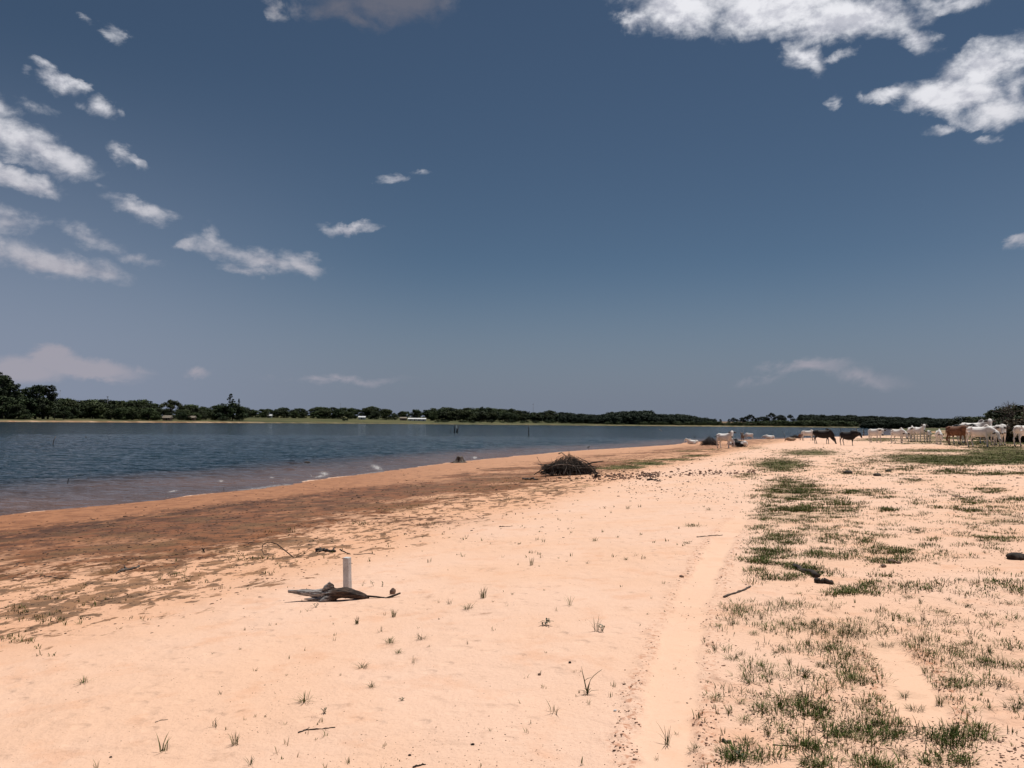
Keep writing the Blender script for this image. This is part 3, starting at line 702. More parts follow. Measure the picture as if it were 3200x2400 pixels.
def put_tree(name, kind, seed, leaf, u, D, top_v=None, height=None, label=None, group=None, cat='tree', wide=1.0, parts=False, dz=0):
    p = at(u, D); d = ray(u, top_v if top_v is not None else 1200)
    if height is None:
        height = CAM_H + d.z/d.y*D - p.z
    height = max(height, 1.2)
    a, b, H = make_tree(kind, seed, leaf, parts)
    s = height/H
    rz = ((seed*37 + int(u*13)) % 628)/100
    if parts:
        o = empty(name, p, rz); 
        for nm, me in (('trunk', a), ('crown', b)):
            c = bpy.data.objects.new(nm, me); COL.objects.link(c); c.parent = o
    else:
        o = bpy.data.objects.new(name, a); COL.objects.link(o); o.location = p; o.rotation_euler = (0, 0, rz)
    o.scale = (s*wide, s*wide, s)
    tag(o, label, cat, group); return o

# ---- far bank woods: skyline read off the photograph, trees stand in rows on the bank
SKY_U = [-60,0,11,22,36,47,54,72,90,112,134,159,163,181,217,262,297,338,362,396,441,459,479,509,558,626,687,762,807,852,898,927,963,1024,1053,1082,1136,1198,1234,1288,1335,1422,1505,1600,1665,1734,1802,1871,1907,1987,2034,2038,2142,2179,2226]
SKY_V = [1165,1172,1179,1189,1191,1201,1214,1218,1210,1207,1203,1207,1230,1237,1241,1248,1247,1243,1251,1243,1248,1248,1252,1264,1265,1266,1267,1272,1275,1273,1272,1276,1280,1268,1270,1278,1272,1270,1285,1282,1278,1272,1274,1278,1285,1284,1290,1296,1287,1281,1281,1292,1293,1301,1308]
def shoreD(u): return float(np.interp(u, [q[0] for q in _fu], [q[1] for q in _fu]))
rt = random.Random(5)
G_L = "broadleaf trees of the wood on the left far bank"
L_L = "dark green broadleaf tree in the left far bank wood"
for k, u in enumerate(np.arange(178, 700, 19)):
    u = float(u) + rt.uniform(-6, 6); top = float(np.interp(u, SKY_U, SKY_V))
    for row, (dd, f) in enumerate(((150, 0), (85, 10), (38, 24))):
        uu = u + rt.uniform(-9, 9)
        if row == 2 and not (330 < uu < 690 or uu < 260 and k % 2): continue
        if 505 < uu < 560 and row < 1: continue
        put_tree("broadleaf_tree", 'broad', rt.randrange(5), (M_LEAF, M_LEAF2, M_LEAF2)[rt.randrange(3)], uu, shoreD(uu)+dd+rt.uniform(-12, 12), top + f + rt.uniform(-3, 6), None, L_L, G_L, wide=rt.uniform(1.15, 1.5))  # lighter leaf material drawn more often, sunlit crowns put into the colour
G_M = "broadleaf trees in the belt behind the far meadow"
L_M = "small distant broadleaf tree in the belt behind the far green meadow"
for k, u in enumerate(np.arange(752, 1760, 16)):
    u = float(u) + rt.uniform(-5, 5); top = float(np.interp(u, SKY_U, SKY_V))
    dd0 = float(np.interp(u, [760, 900, 1500, 1760], [150, 150, 110, 80]))
    for row, (dd, f) in enumerate(((60, 0), (0, 9))):
        uu = u + rt.uniform(-8, 8)
        if row == 1 and 1110 < uu < 1340 and rt.random() < .7: continue
        put_tree("broadleaf_tree", 'broad', rt.randrange(5), (M_LEAF, M_LEAF2)[rt.randrange(2)], uu, shoreD(uu)+dd0+dd+rt.uniform(-10, 10), top + f + rt.uniform(-3, 6), None, L_M, G_M, wide=rt.uniform(1.1, 1.7))
G_E = "tall eucalyptus trees at the far left"
for k, (u, tv, dd) in enumerate([(-45,1150,60),(-12,1166,70),(4,1174,50),(26,1189,60),(44,1197,45),(70,1219,60),(92,1211,50),(114,1206,42),(136,1203,50),(152,1207,44)]):
    put_tree("eucalyptus_tree", 'eucalypt', k % 4, M_LEAF, u, shoreD(u)+dd, tv, None, "tall dark eucalyptus tree in the cluster at the far left", G_E, wide=1.25, parts=True)
for k, (u, tv, dd) in enumerate([(10,1236,34),(45,1240,40),(80,1238,36),(112,1240,38),(140,1246,36),(60,1262,24)]):
    put_tree("broadleaf_tree", 'broad', k % 5, M_LEAF, u, shoreD(u)+dd, tv, None, "dark broadleaf tree in front of the tall eucalyptus cluster", "broadleaf trees under the eucalyptus cluster", wide=1.3)
put_tree("flat_topped_tree", 'umbrella', 1, M_LEAF2, 536, shoreD(536)+75, 1248, None, "olive dome crowned tree rising above the left wood, right of the dark wood top", cat='tree', parts=True)
put_tree("pine_tree", 'pine', 2, M_LEAF, 722, shoreD(722)+52, 1231, None, "tall thin tree with open tufted top above the round dark trees by the far shore", cat='tree', parts=True, wide=.8)
put_tree("pine_tree", 'pine', 3, M_LEAF, 747, shoreD(747)+56, 1247, None, "narrow pointed tree just right of the tall tufted one", cat='tree', parts=True, wide=.5)
for u, tv, w in ((702,1258,1.25),(728,1256,1.25),(750,1268,1.1)):
    put_tree("broadleaf_tree", 'broad', int(u) % 5, M_LEAF, u, shoreD(u)+40, tv, None, "rounded dark tree in the clump under the tall tufted tree", "trees of the round clump by the far shore", wide=w, parts=True)
put_tree("shore_tree", 'umbrella', 4, M_LEAF, 173, shoreD(173)+16, 1278, None, "small shade tree with a visible trunk on the far left shore grass", cat='tree', parts=True)
put_tree("shore_tree", 'umbrella', 5, M_LEAF, 201, shoreD(201)+17, 1282, None, "smaller shade tree just right of the first one on the far shore grass", cat='tree', parts=True, wide=.8)
for u, dd, hh, lab in ((78,16,4.2,"rounded pale green bush in front of the eucalyptus trunks"),(698,22,4.5,"round dark bush at the left foot of the clump by the far shore"),(1079,60,4,"dark bush on the far meadow below the tree belt, left one"),(1535,40,5.5,"largest dark round bush on the far shore meadow"),(1602,44,4.6,"second dark bush on the far shore meadow, right of the largest"),(1636,42,4,"pale grey green bush on the far shore meadow"),(1675,46,4.4,"dark bush on the far meadow below the slim mast"),(1718,60,6.5,"tall narrow dark tree standing forward of the far belt"),(1858,50,2.6,"tiny bush standing alone on the far meadow slope")):
    put_tree("bush", 'bush', int(u) % 3, M_LEAF2 if 'pale' in lab else M_LEAF, u, shoreD(u)+dd, None, hh, lab, cat='bush', wide=1.2)
# scattered small bushes on the meadow, each its own
for k in range(46):
    u = rt.uniform(1330, 1960); 
    put_tree("bush", 'bush', k % 3, (M_LEAF, M_LEAF2)[k % 2], u, shoreD(u)+rt.uniform(30, 75), None, rt.uniform(1.6, 3.6), "small bush on the far meadow between the water and the tree belt", "bushes dotted over the far meadow", cat='bush', wide=1.3)
put_tree("emergent_tree", 'umbrella', 6, M_LEAF, 1507, shoreD(1507)+150, 1270, None, "flat topped tree poking above the middle tree belt", cat='tree', wide=.55)
# woods that read as one mass
def wood(name, label, spots, leafm, kindsel=('broad',)):
    vs = []; fs = []; off = 0; rr = np.random.default_rng(len(spots))
    for (u, D, top, wide) in spots:
        p = at(u, D); d = ray(u, top); h = max(2.0, CAM_H + d.z/d.y*D - p.z)
        kd = kindsel[int(rr.integers(len(kindsel)))]
        a, b, H = make_tree(kd, int(rr.integers(4)), leafm, True)
        for me in (a, b):
            co = np.empty(len(me.vertices)*3, np.float32); me.vertices.foreach_get('co', co); co = co.reshape(-1, 3)
            if me is b:
                q = np.arange(len(co)).reshape(-1, 4); q = q[rr.random(len(q)) < .55]
                co = co[q.ravel()]; q = np.arange(len(co)).reshape(-1, 4)
                cs = co.reshape(-1, 4, 3); cm = cs.mean(1, keepdims=True); co = (cm + (cs-cm)*1.35).reshape(-1, 3)
                s = h/H; an = rr.uniform(0, 6.28); c, s_ = math.cos(an), math.sin(an)
                x = (co[:,0]*c - co[:,1]*s_)*s*wide + p.x; y = (co[:,0]*s_ + co[:,1]*c)*s*wide + p.y; z = co[:,2]*s + p.z
                vs.append(np.stack([x, y, z], 1)); fs.append(q+off); off += len(co)
    o = new_mesh(name, np.vstack(vs), np.vstack(fs), leafm, False)
    return tag(o, label, 'wood', None, 'stuff')
sp = []
for u in np.arange(1762, 2236, 9):
    top = float(np.interp(u, SKY_U, SKY_V))
    for dd, f in ((120, 0), (80, 4), (50, 11)): sp.append((u + rt.uniform(-4, 4), shoreD(u)+dd+rt.uniform(-8, 8), top + f + rt.uniform(-.8, 1.5), 1.25))
wood("plantation_wood", "dense even dark plantation on the far bank in the middle", sp, M_LEAF3)
sp = [(u + rt.uniform(-4, 4), shoreD(u)+rt.uniform(20, 60), float(np.interp(u, [1880, 2000, 2150, 2300, 2450, 2560, 2660], [1320, 1318, 1317, 1320, 1314, 1314, 1318])) + rt.uniform(-3, 3), 1.9) for u in np.arange(1880, 2672, 7)]
wood("shore_thicket", "low green thicket along the far right shore below the tan field", sp, M_LEAF2)
sp = []
for u in np.arange(2508, 2995, 7):
    top = float(np.interp(u, [2504,2537,2586,2638,2730,2788,2846,2908,2963,2995], [1296,1297,1298,1298,1300,1303,1304,1306,1308,1309]))
    for D, f in ((1650, 0), (1560, 5), (1500, 9)): sp.append((u + rt.uniform(-3, 3), D, top + f + rt.uniform(-3, 2), 1.3))
for u in np.arange(2700, 3100, 9):
    for D, f in ((1000, 1313), (800, 1320)): sp.append((u + rt.uniform(-4, 4), D, f + rt.uniform(-3, 3), 1.3))
wood("distant_wood", "long dark distant wood behind the cattle on the right", sp, M_LEAF3)
for u, tv, kd, w in ((2320,1304,'broad',1.3),(2332,1300,'broad',1.2),(2345,1294,'umbrella',.8),(2358,1304,'broad',1.3),(2372,1303,'broad',1.4),(2385,1301,'broad',1.4),(2398,1302,'broad',1.3),(2411,1289,'umbrella',.8),(2425,1302,'broad',1.4),(2440,1296,'broad',1.3),(2452,1303,'broad',1.3),(2470,1294,'umbrella',.6),(2480,1307,'broad',1.3),(2505,1294,'umbrella',.7),(2293,1304,'broad',1.2),(2280,1309,'broad',1.2),(2304,1309,'broad',1.0),(2235,1308,'broad',1.2),(2252,1309,'broad',1.0)):
    put_tree("distant_tree", kd, int(u) % 5, M_LEAF3, u, 1600, tv, None, "distant tree on the skyline behind the tan field", "trees on the skyline behind the tan field", wide=w)

# ---- houses, sheds and masts on the far bank
m_wall, nt, bs = material("white_wall"); nt.links.new(mixc(nt, maprange(nt, N(nt, 'ShaderNodeTexNoise', i_Scale=2.0).outputs[0], .4, .6), (.62, .60, .56), (.74, .72, .68)), bs.inputs['Base Color']); bs.inputs['Roughness'].default_value = .85
m_roofw, nt, bs = material("pale_roof"); nt.links.new(mixc(nt, maprange(nt, N(nt, 'ShaderNodeTexNoise', i_Scale=1.5).outputs[0], .4, .6), (.6, .6, .6), (.75, .75, .75)), bs.inputs['Base Color']); bs.inputs['Roughness'].default_value = .4
m_thatch, nt, bs = material("thatch"); nt.links.new(mixc(nt, maprange(nt, N(nt, 'ShaderNodeTexNoise', i_Scale=6.0).outputs[0], .4, .6), (.16, .13, .10), (.28, .24, .19)), bs.inputs['Base Color']); bs.inputs['Roughness'].default_value = .95
m_dark, nt, bs = material("dark_opening"); bs.inputs['Base Color'].default_value = (.02, .02, .02, 1)
m_brick, nt, bs = material("brick_wall"); nt.links.new(mixc(nt, maprange(nt, N(nt, 'ShaderNodeTexNoise', i_Scale=4.0).outputs[0], .4, .6), (.20, .12, .09), (.28, .17, .12)), bs.inputs['Base Color'])
m_metal, nt, bs = material("grey_metal"); nt.links.new(mixc(nt, maprange(nt, N(nt, 'ShaderNodeTexNoise', i_Scale=4.0).outputs[0], .4, .6), (.16, .16, .17), (.24, .24, .25)), bs.inputs['Base Color']); bs.inputs['Roughness'].default_value = .6
def house(name, u, D, L, W, Hh, rh, wallm, roofm, label, doors=2):
    p = at(u, D); o = empty(name, p, 0); tag(o, label, 'building')
    w = MB(); w.box((0, 0, Hh/2-.1), (L, W, Hh+.2)); w.build('wall', wallm, o, False)
    r = MB(); e = .5
    v = [(-L/2-e,-W/2-e,Hh+.02),(L/2+e,-W/2-e,Hh+.02),(L/2+e,W/2+e,Hh+.02),(-L/2-e,W/2+e,Hh+.02),(-L/2-e,0,Hh+rh),(L/2+e,0,Hh+rh)]
    r.add(v, [(0,1,5,4),(2,3,4,5),(0,4,3),(1,2,5),(0,3,2,1)]); r.build('roof', roofm, o, False)
    for k in range(doors):
        x = -L/2 + L*(k+.5)/doors
        d = MB(); d.box((x, -W/2-.02, 1.0), (.95, .05, 2.0)); d.build('door', m_dark, o, False)
        d = MB(); d.box((x+min(1.6, L/doors*.42), -W/2-.02, 1.4), (.9, .05, .9)); d.build('window', m_dark, o, False)
house("long_shed", 1305, shoreD(1305)+95, 19, 6, 1.9, 1.2, m_wall, m_roofw, "long low white roofed shed at the edge of the far meadow", 4)
house("brick_house", 1262, shoreD(1262)+105, 7, 5, 2.4, 1.3, m_brick, m_thatch, "small brown house just left of the long white shed", 1)
house("white_house", 1133, shoreD(1133)+125, 7, 5, 2.3, 1.3, m_wall, m_roofw, "small white house among the trees of the middle belt", 1)
house("white_hut", 845, shoreD(845)+140, 4, 4, 2.2, 1.2, m_wall, m_roofw, "tiny white hut below the trees, right of the round dark clump", 1)
house("thatched_hut", 526, shoreD(526)+22, 5.5, 4, 2.0, 1.8, m_brick, m_thatch, "grey roofed shelter near the far beach, below the dome crowned tree", 1)
house("white_cottage", 602, shoreD(602)+30, 5, 4, 2.2, 1.4, m_brick, m_thatch, "grey roofed cottage half hidden in the left wood", 1)
def mast(u, D, top_v, r, label, name="radio_mast"):
    p = at(u, D); d = ray(u, top_v); h = CAM_H + d.z/d.y*D - p.z
    o = empty(name, p); tag(o, label, 'mast')
    m = MB(); m.tube([(0,0,0),(0,0,h)], [r, r*.6], 6); m.build('pole', m_metal, o)
    m = MB(); m.tube([(-r*3,0,h*.985),(r*3,0,h*.985)], [r*.5, r*.5], 5); m.tube([(0,0,h*.97),(0,0,h)], [r*2.6, r*2.6], 8); m.build('antenna', m_metal, o)
mast(1667, 1500, 1262, .32, "thin tall mast rising over the middle tree belt")
mast(188, 700, 1220, .14, "slim grey pole above the left wood, right of the eucalyptus cluster")
mast(1065, 1400, 1261, .22, "faint thin mast behind the taller trees of the middle belt")
mast(337, 640, 1239, .28, "dark bare pole sticking out of the left wood", "wooden_pole")

# ---- right hand thicket and fallen brush behind the herd
for k, (u, D, tv, kd, lf, w) in enumerate([(3012,150,1300,'broad',M_LEAF,1.5),(3040,150,1301,'broad',M_LEAF,1.5),(3065,140,1299,'broad',M_LEAF,1.4),(3090,112,1284,'broad',M_LEAF,1.3),(3118,108,1275,'broad',M_LEAF,1.2),(3150,104,1268,'broad',M_LEAF,1.2),(3185,100,1262,'broad',M_LEAF,1.2),(3225,98,1255,'broad',M_LEAF,1.2),(3270,95,1250,'broad',M_LEAF2,1.2),(3330,92,1245,'broad',M_LEAF,1.2),(3400,92,1240,'broad',M_LEAF,1.2)]):
    put_tree("thicket_tree", kd, k % 5, lf, u, D, tv, None, "low dense dark tree in the thicket behind the herd", "trees of the thicket behind the herd", wide=w, parts=True)
for k, (u, D, hh_, lf) in enumerate([(3098,88,2.6,M_LEAF),(3122,86,2.9,M_DRY),(3140,84,3.1,M_LEAF),(3165,82,3.0,M_DRY),(3185,82,3.3,M_LEAF),(3212,80,3.2,M_DRY),(3245,80,3.4,M_LEAF),(3105,74,1.7,M_DRY),(3130,73,2.0,M_LEAF),(3155,72,2.1,M_DRY),(3178,72,2.3,M_DRY),(3200,71,2.4,M_LEAF),(3225,70,2.5,M_DRY)]):
    put_tree("thicket_bush", 'bush', k % 3, lf, u, D, None, hh_, ("dry brown leaved" if lf is M_DRY else "dark green") + " bush in the front row of the thicket behind the herd", "front row bushes of the thicket", cat='bush', wide=1.0, parts=True)
def branchy(rng, base, direction, length, r, depth, mb, wig=.25):
    n = 5; pts = [np.array(base, float)]; d = np.array(direction, float); d /= np.linalg.norm(d)
    for i in range(n):
        d = d + rng.normal(size=3)*wig*.5; d /= np.linalg.norm(d); pts.append(pts[-1] + d*length/n)
    mb.tube(pts, list(np.linspace(r, r*.35, n+1)), 5 if depth else 4, cap=True)
    if depth > 0:
        for k in range(rng.integers(2, 5)):
            i = rng.integers(1, n); nd = d + rng.normal(size=3)*.75
            branchy(rng, pts[i], nd, length*rng.uniform(.35, .65), r*.5, depth-1, mb, wig)
for k, (u, D, hgt, lean, lab) in enumerate([(3085,84,1.7,(-.6,0,.5),"bare dead branches leaning out at the left end of the thicket"),(3160,84,2.3,(.2,0,1),"bare grey twiggy crown above the thicket near the right edge"),(3150,74,2.2,(1,-.2,.25),"long pale fallen bough lying across the brush behind the herd"),(3135,72,1.6,(.7,0,.5),"tangle of fallen dry branches low behind the right hand cows"),(3190,72,2.4,(-.8,-.1,.6),"dry brown brush heap at the right edge behind the last cow")]):
    rng = np.random.default_rng(40+k); o = empty("dead_branches", at(u, D)); tag(o, lab, 'dead branches')
    for q in range(7 if k != 2 else 3):
        mb = MB(); branchy(rng, (rng.uniform(-1.2, 1.2), rng.uniform(-.5, .5), .0 if k != 1 else 1.5), np.array(lean) + rng.normal(size=3)*.35 + np.array([0, 0, .3]), hgt, .05, 3 if k != 2 else 2, mb)
        mb.build('branch', M_TWIGL if k == 2 else M_TWIG, o)
    if k >= 3:
        v, f = leafcloud([np.array([rng.uniform(-1.6, 1.6), rng.uniform(-.5, .5), rng.uniform(.2, 1.5)]) for _ in range(9)], [.6]*9, 60, .07, rng)
        new_mesh('dry_leaves', v, f, M_DRY, False, o)
# ------------------------------------------------------------------ cattle
def hide(name, a, b, patch=None, scale=2.2, thr=.5):
    m, nt, bs = material(name)
    tcn = N(nt, 'ShaderNodeTexCoord')
    n = N(nt, 'ShaderNodeTexNoise', i_Scale=5.0, i_Detail=5, i_Roughness=.6); nt.links.new(tcn.outputs['Object'], n.inputs['Vector'])
    c = mixc(nt, maprange(nt, n.outputs[0], .35, .65), a, b)
    if patch:
        n2_ = N(nt, 'ShaderNodeTexNoise', i_Scale=scale, i_Detail=2, i_Roughness=.4); nt.links.new(tcn.outputs['Object'], n2_.inputs['Vector'])
        c = mixc(nt, maprange(nt, n2_.outputs[0], thr-.015, thr+.015), c, patch)
    c = mixc(nt, attr(nt, 'dark'), c, (.035, .030, .030))
    c = mixc(nt, attr(nt, 'grey'), c, (.30, .28, .27))
    c = mixc(nt, attr(nt, 'blaze'), c, (.72, .68, .62))
    oi = N(nt, 'ShaderNodeObjectInfo'); hv = N(nt, 'ShaderNodeHueSaturation'); nt.links.new(c, hv.inputs['Color']); nt.links.new(math_n(nt, 'MULTIPLY_ADD', oi.outputs['Random'], .22, .84), hv.inputs['Value']); c = hv.outputs[0]
    nt.links.new(c, bs.inputs['Base Color']); bs.inputs['Roughness'].default_value = .65; bs.inputs['Specular IOR Level'].default_value = .25
    return m
H_WHITE = hide("hide_white", (.72, .67, .62), (.84, .80, .76))
H_BLACK = hide("hide_black", (.009, .008, .008), (.022, .016, .013))
H_BROWN = hide("hide_brown", (.11, .048, .026), (.19, .088, .050))
H_TAN = hide("hide_tan", (.34, .22, .14), (.46, .32, .21))
H_PIED = hide("hide_pied", (.68, .64, .60), (.74, .70, .66), (.014, .012, .012), 1.5, .46)
H_OX = hide("hide_ox", (.12, .09, .07), (.26, .21, .17))
m_horn, nt, bs = material("horn"); nt.links.new(mixc(nt, maprange(nt, N(nt, 'ShaderNodeTexNoise', i_Scale=6.0).outputs[0], .4, .6), (.30, .27, .22), (.5, .46, .38)), bs.inputs['Base Color']); bs.inputs['Roughness'].default_value = .4
m_ear, nt, bs = material("ear_dark"); nt.links.new(mixc(nt, maprange(nt, N(nt, 'ShaderNodeTexNoise', i_Scale=9.0).outputs[0], .4, .6), (.04, .032, .03), (.10, .08, .07)), bs.inputs['Base Color'])

m_bird, nt, bs = material("bird_black"); nt.links.new(mixc(nt, N(nt, 'ShaderNodeTexNoise', i_Scale=30.0).outputs[0], (.012,.012,.014), (.03,.03,.03)), bs.inputs['Base Color'])

def remeshed(mb, voxel, name):
    me = bpy.data.meshes.new(name); me.from_pydata([tuple(p) for p in np.vstack(mb.v)], [], mb.f)
    o = bpy.data.objects.new(name, me); COL.objects.link(o)
    r = o.modifiers.new('r', 'REMESH'); r.mode = 'VOXEL'; r.voxel_size = voxel
    s = o.modifiers.new('s', 'SMOOTH'); s.factor = .6; s.iterations = 5
    dg = bpy.context.evaluated_depsgraph_get(); dg.update()
    m2 = bpy.data.meshes.new_from_object(o.evaluated_get(dg)); bpy.data.objects.remove(o)
    m2.polygons.foreach_set('use_smooth', np.ones(len(m2.polygons), bool))
    m2.name = name
    return m2
COWS = {}
def cow_meshes(pose, headpos, yaw, hump, seed, bull=1.0):
    """body mesh plus parts, head towards +X, feet on z = 0"""
    key = (pose, headpos, yaw, hump, seed % 3, bull)
    if key in COWS: return COWS[key]
    rng = np.random.default_rng(seed % 3); b = MB()
    lie = pose == 'lie'; dz = -.66 if lie else 0
    T = [(-.80,1.18,.06,.06),(-.77,1.15,.17,.15),(-.64,1.11,.25,.22),(-.46,1.07,.26,.235),(-.22,.995,.315,.30),(.08,.975,.335,.315),(.32,1.0,.345,.27),(.50,1.06,.34,.215),(.64,1.10,.27,.16),(.74,1.12,.18,.11)]
    T = [(x, z - (hz*(bull-1))*.7, hz*bull, hy*bull) for x, z, hz, hy in T]
    if lie: T = [(x, z*.98, hz*.97, hy*1.22) for x, z, hz, hy in T]
    b.tube([(x, 0, z+dz) for x, z, hz, hy in T], [(hy, hz) for x, z, hz, hy in T], 14)
    for sy in (1, -1):   # hip bones
        b.tube([(-.50, sy*.10, 1.28+dz), (-.44, sy*.19, 1.27+dz), (-.38, sy*.12, 1.24+dz)], [.05, .055, .05], 8)
        b.tube([(-.76, sy*.08, 1.24+dz), (-.80, sy*.09, 1.20+dz)], [.05, .045], 8)
    b.tube([(-.70, 0, 1.31+dz), (-.2, 0, 1.27+dz), (.25, 0, 1.30+dz), (.5, 0, 1.36+dz), (.62, 0, 1.34+dz)], [.04, .045, .05, .06, .05], 8)
    if hump: b.tube([(.24,0,1.29+dz),(.36,0,1.35+dz+hump*.03),(.46,0,1.37+dz+hump*.055),(.55,0,1.34+dz+hump*.02),(.62,0,1.28+dz)], [(.05,.05),(.085,.08+.02*hump),(.085,.085+.025*hump),(.07,.07+.01*hump),(.05,.06)], 10)
    hp = {'up': (1.02, 1.50), 'level': (1.14, 1.26), 'low': (1.14, .98), 'graze': (1.04, .52), 'rest': (1.02, 1.18)}[headpos]
    px_, pz_ = hp; pz_ += dz
    if lie and headpos == 'low': pz_ = .42
    yw = math.radians(yaw); ny = .18*math.sin(yw)
    poll = np.array([px_ - .10*abs(math.sin(yw)), ny, pz_])
    b.tube([(.50, 0, 1.12+dz), (.72, ny*.3, 1.16+dz + (pz_-1.16-dz)*.28), ((.78+poll[0])/2+.02, ny*.7, 1.16+dz + (pz_-1.16-dz)*.66), poll - np.array([.03, 0, .03])], [(.20*bull,.31*bull),(.13*bull**2,.23*bull**1.6),(.10*bull**2,.17*bull**1.6),(.09*bull,.13*bull)], 12)
    # dewlap
    b.tube([(.60, 0, .80+dz), (.78, ny*.3, .86+dz + (pz_-1.16-dz)*.30), (poll[0]-.02, ny, pz_-.22)], [(.03,.12),(.025,.13),(.03,.06)], 8)
    pit = {'up': -.98, 'level': -1.02, 'low': -1.12, 'graze': -1.2, 'rest': -.8}[headpos]
    hd = np.array([math.cos(pit)*math.cos(yw), math.cos(pit)*math.sin(yw), math.sin(pit)])
    L = [(-.09, .10, .10), (.03, .145, .135), (.14, .138, .135), (.25, .098, .11), (.39, .076, .085), (.50, .088, .080), (.56, .062, .06)]
    b.tube([poll + hd*t for t, _, _ in L], [(a, c) for _, a, c in L], 12)
    muz = poll + hd*.56
    side = np.array([-math.sin(yw), math.cos(yw), 0])
    if not lie:
        st = [(.10, -.08), (-.08, .10)][seed % 2]
        for sy, off in ((.15, st[0]), (-.15, st[1])):
            b.tube([(.47, sy*.8, .98), (.47+off*.3, sy, .72), (.46+off*.6, sy, .46), (.46+off*.9, sy, .42), (.45+off, sy, .14), (.47+off, sy, .08), (.49+off, sy, .0)], [(.08,.13),(.065,.09),(.05,.055),(.05,.055),(.036,.038),(.048,.052),(.058,.062)], 8)
            b.tube([(-.58, sy*.9, 1.02), (-.55-off*.3, sy*1.05, .78), (-.66-off*.5, sy*1.05, .52), (-.68-off*.6, sy*1.05, .47), (-.60-off*.8, sy*1.02, .14), (-.58-off*.8, sy, .08), (-.56-off*.8, sy, .0)], [(.13,.20),(.09,.14),(.05,.065),(.05,.06),(.036,.040),(.048,.052),(.058,.062)], 8)
        b.tube([(-.45, 0, .74), (-.32, 0, .66), (-.2, 0, .72)], [(.10,.06),(.11,.07),(.06,.05)], 8)
    else:
        for sy in (.27, -.27):
            b.tube([(.45, sy*.7, .22), (.62, sy, .10), (.80, sy, .07), (.66, sy*.8, .05), (.42, sy*.8, .05)], [.11, .075, .06, .045, .045], 8)
            b.tube([(-.50, sy*.8, .30), (-.22, sy*1.35, .16), (-.05, sy*1.5, .09), (-.30, sy*1.55, .06), (-.48, sy*1.5, .05)], [.18, .11, .07, .045, .045], 8)
    body = remeshed(b, .028, 'body')
    co = np.empty(len(body.vertices)*3, np.float32); body.vertices.foreach_get('co', co); co = co.reshape(-1, 3)
    dm = np.linalg.norm(co - muz, axis=1)
    dark = sstep(.10, .06, dm)
    if not lie: dark = np.maximum(dark, sstep(.09, .05, co[:, 2]))
    leg_grey = sstep(.55, .25, co[:, 2])*.25 if not lie else 0*dark  # coat greyer towards the feet of standing animals
    greyv = np.clip(sstep(.22, .1, np.linalg.norm(co - np.array([.46, 0, 1.46+dz]), axis=1))*(hump > 1) + leg_grey, 0, 1)
    dh = np.abs((co - poll) @ side); al = (co - poll) @ hd
    blaze = sstep(.07, .045, dh)*sstep(.0, .06, al)*sstep(.5, .4, al)
    set_attr(body, 'dark', dark); set_attr(body, 'grey', greyv); set_attr(body, 'blaze', blaze*0)
    parts = []
    up = np.cross(hd, side); up = up/np.linalg.norm(up)*(1 if np.cross(hd, side)[2] > 0 else -1)
    for sgn in (1, -1):
        e = MB(); s0 = poll + side*sgn*.085 + hd*.02
        e.tube([s0, s0 + side*sgn*.10 + np.array([0,0,-.01]), s0 + side*sgn*.20 + np.array([0,0,-.04]), s0 + side*sgn*.28 + np.array([0,0,-.08])], [(.03,.03),(.022,.075),(.018,.06),(.01,.012)], 8)
        parts.append(('ear', e, 'ear'))
        ey = MB(); c0_ = poll + hd*.15 + side*sgn*.108 + up*.035; ey.tube([c0_-hd*.022, c0_-hd*.012, c0_+hd*.012, c0_+hd*.022], [.004,.017,.017,.004], 7); parts.append(('eye', ey, 'eye'))
    tl = MB()
    bz = 1.24 + dz
    if lie: tl.tube([(-.79,0,bz-.1),(-.90,.05,bz-.3),(-.86,.2,.08),(-.70,.34,.04)], [.035,.025,.02,.035], 6)
    else: tl.tube([(-.79,0,bz),(-.86,0,bz-.12),(-.87,.01,bz-.5),(-.86,.03,bz-.78),(-.85,.03,bz-.86),(-.84,.03,bz-.98)], [.035,.026,.018,.02,.045,.012], 7)
    parts.append(('tail', tl, 'hide'))
    COWS[key] = (body, parts, poll, hd, side, up)
    return COWS[key]
HREF = {('stand','up'): 1.62, ('stand','level'): 1.45, ('stand','low'): 1.42, ('stand','graze'): 1.42, ('lie','up'): .95, ('lie','rest'): .80, ('lie','low'): .78}
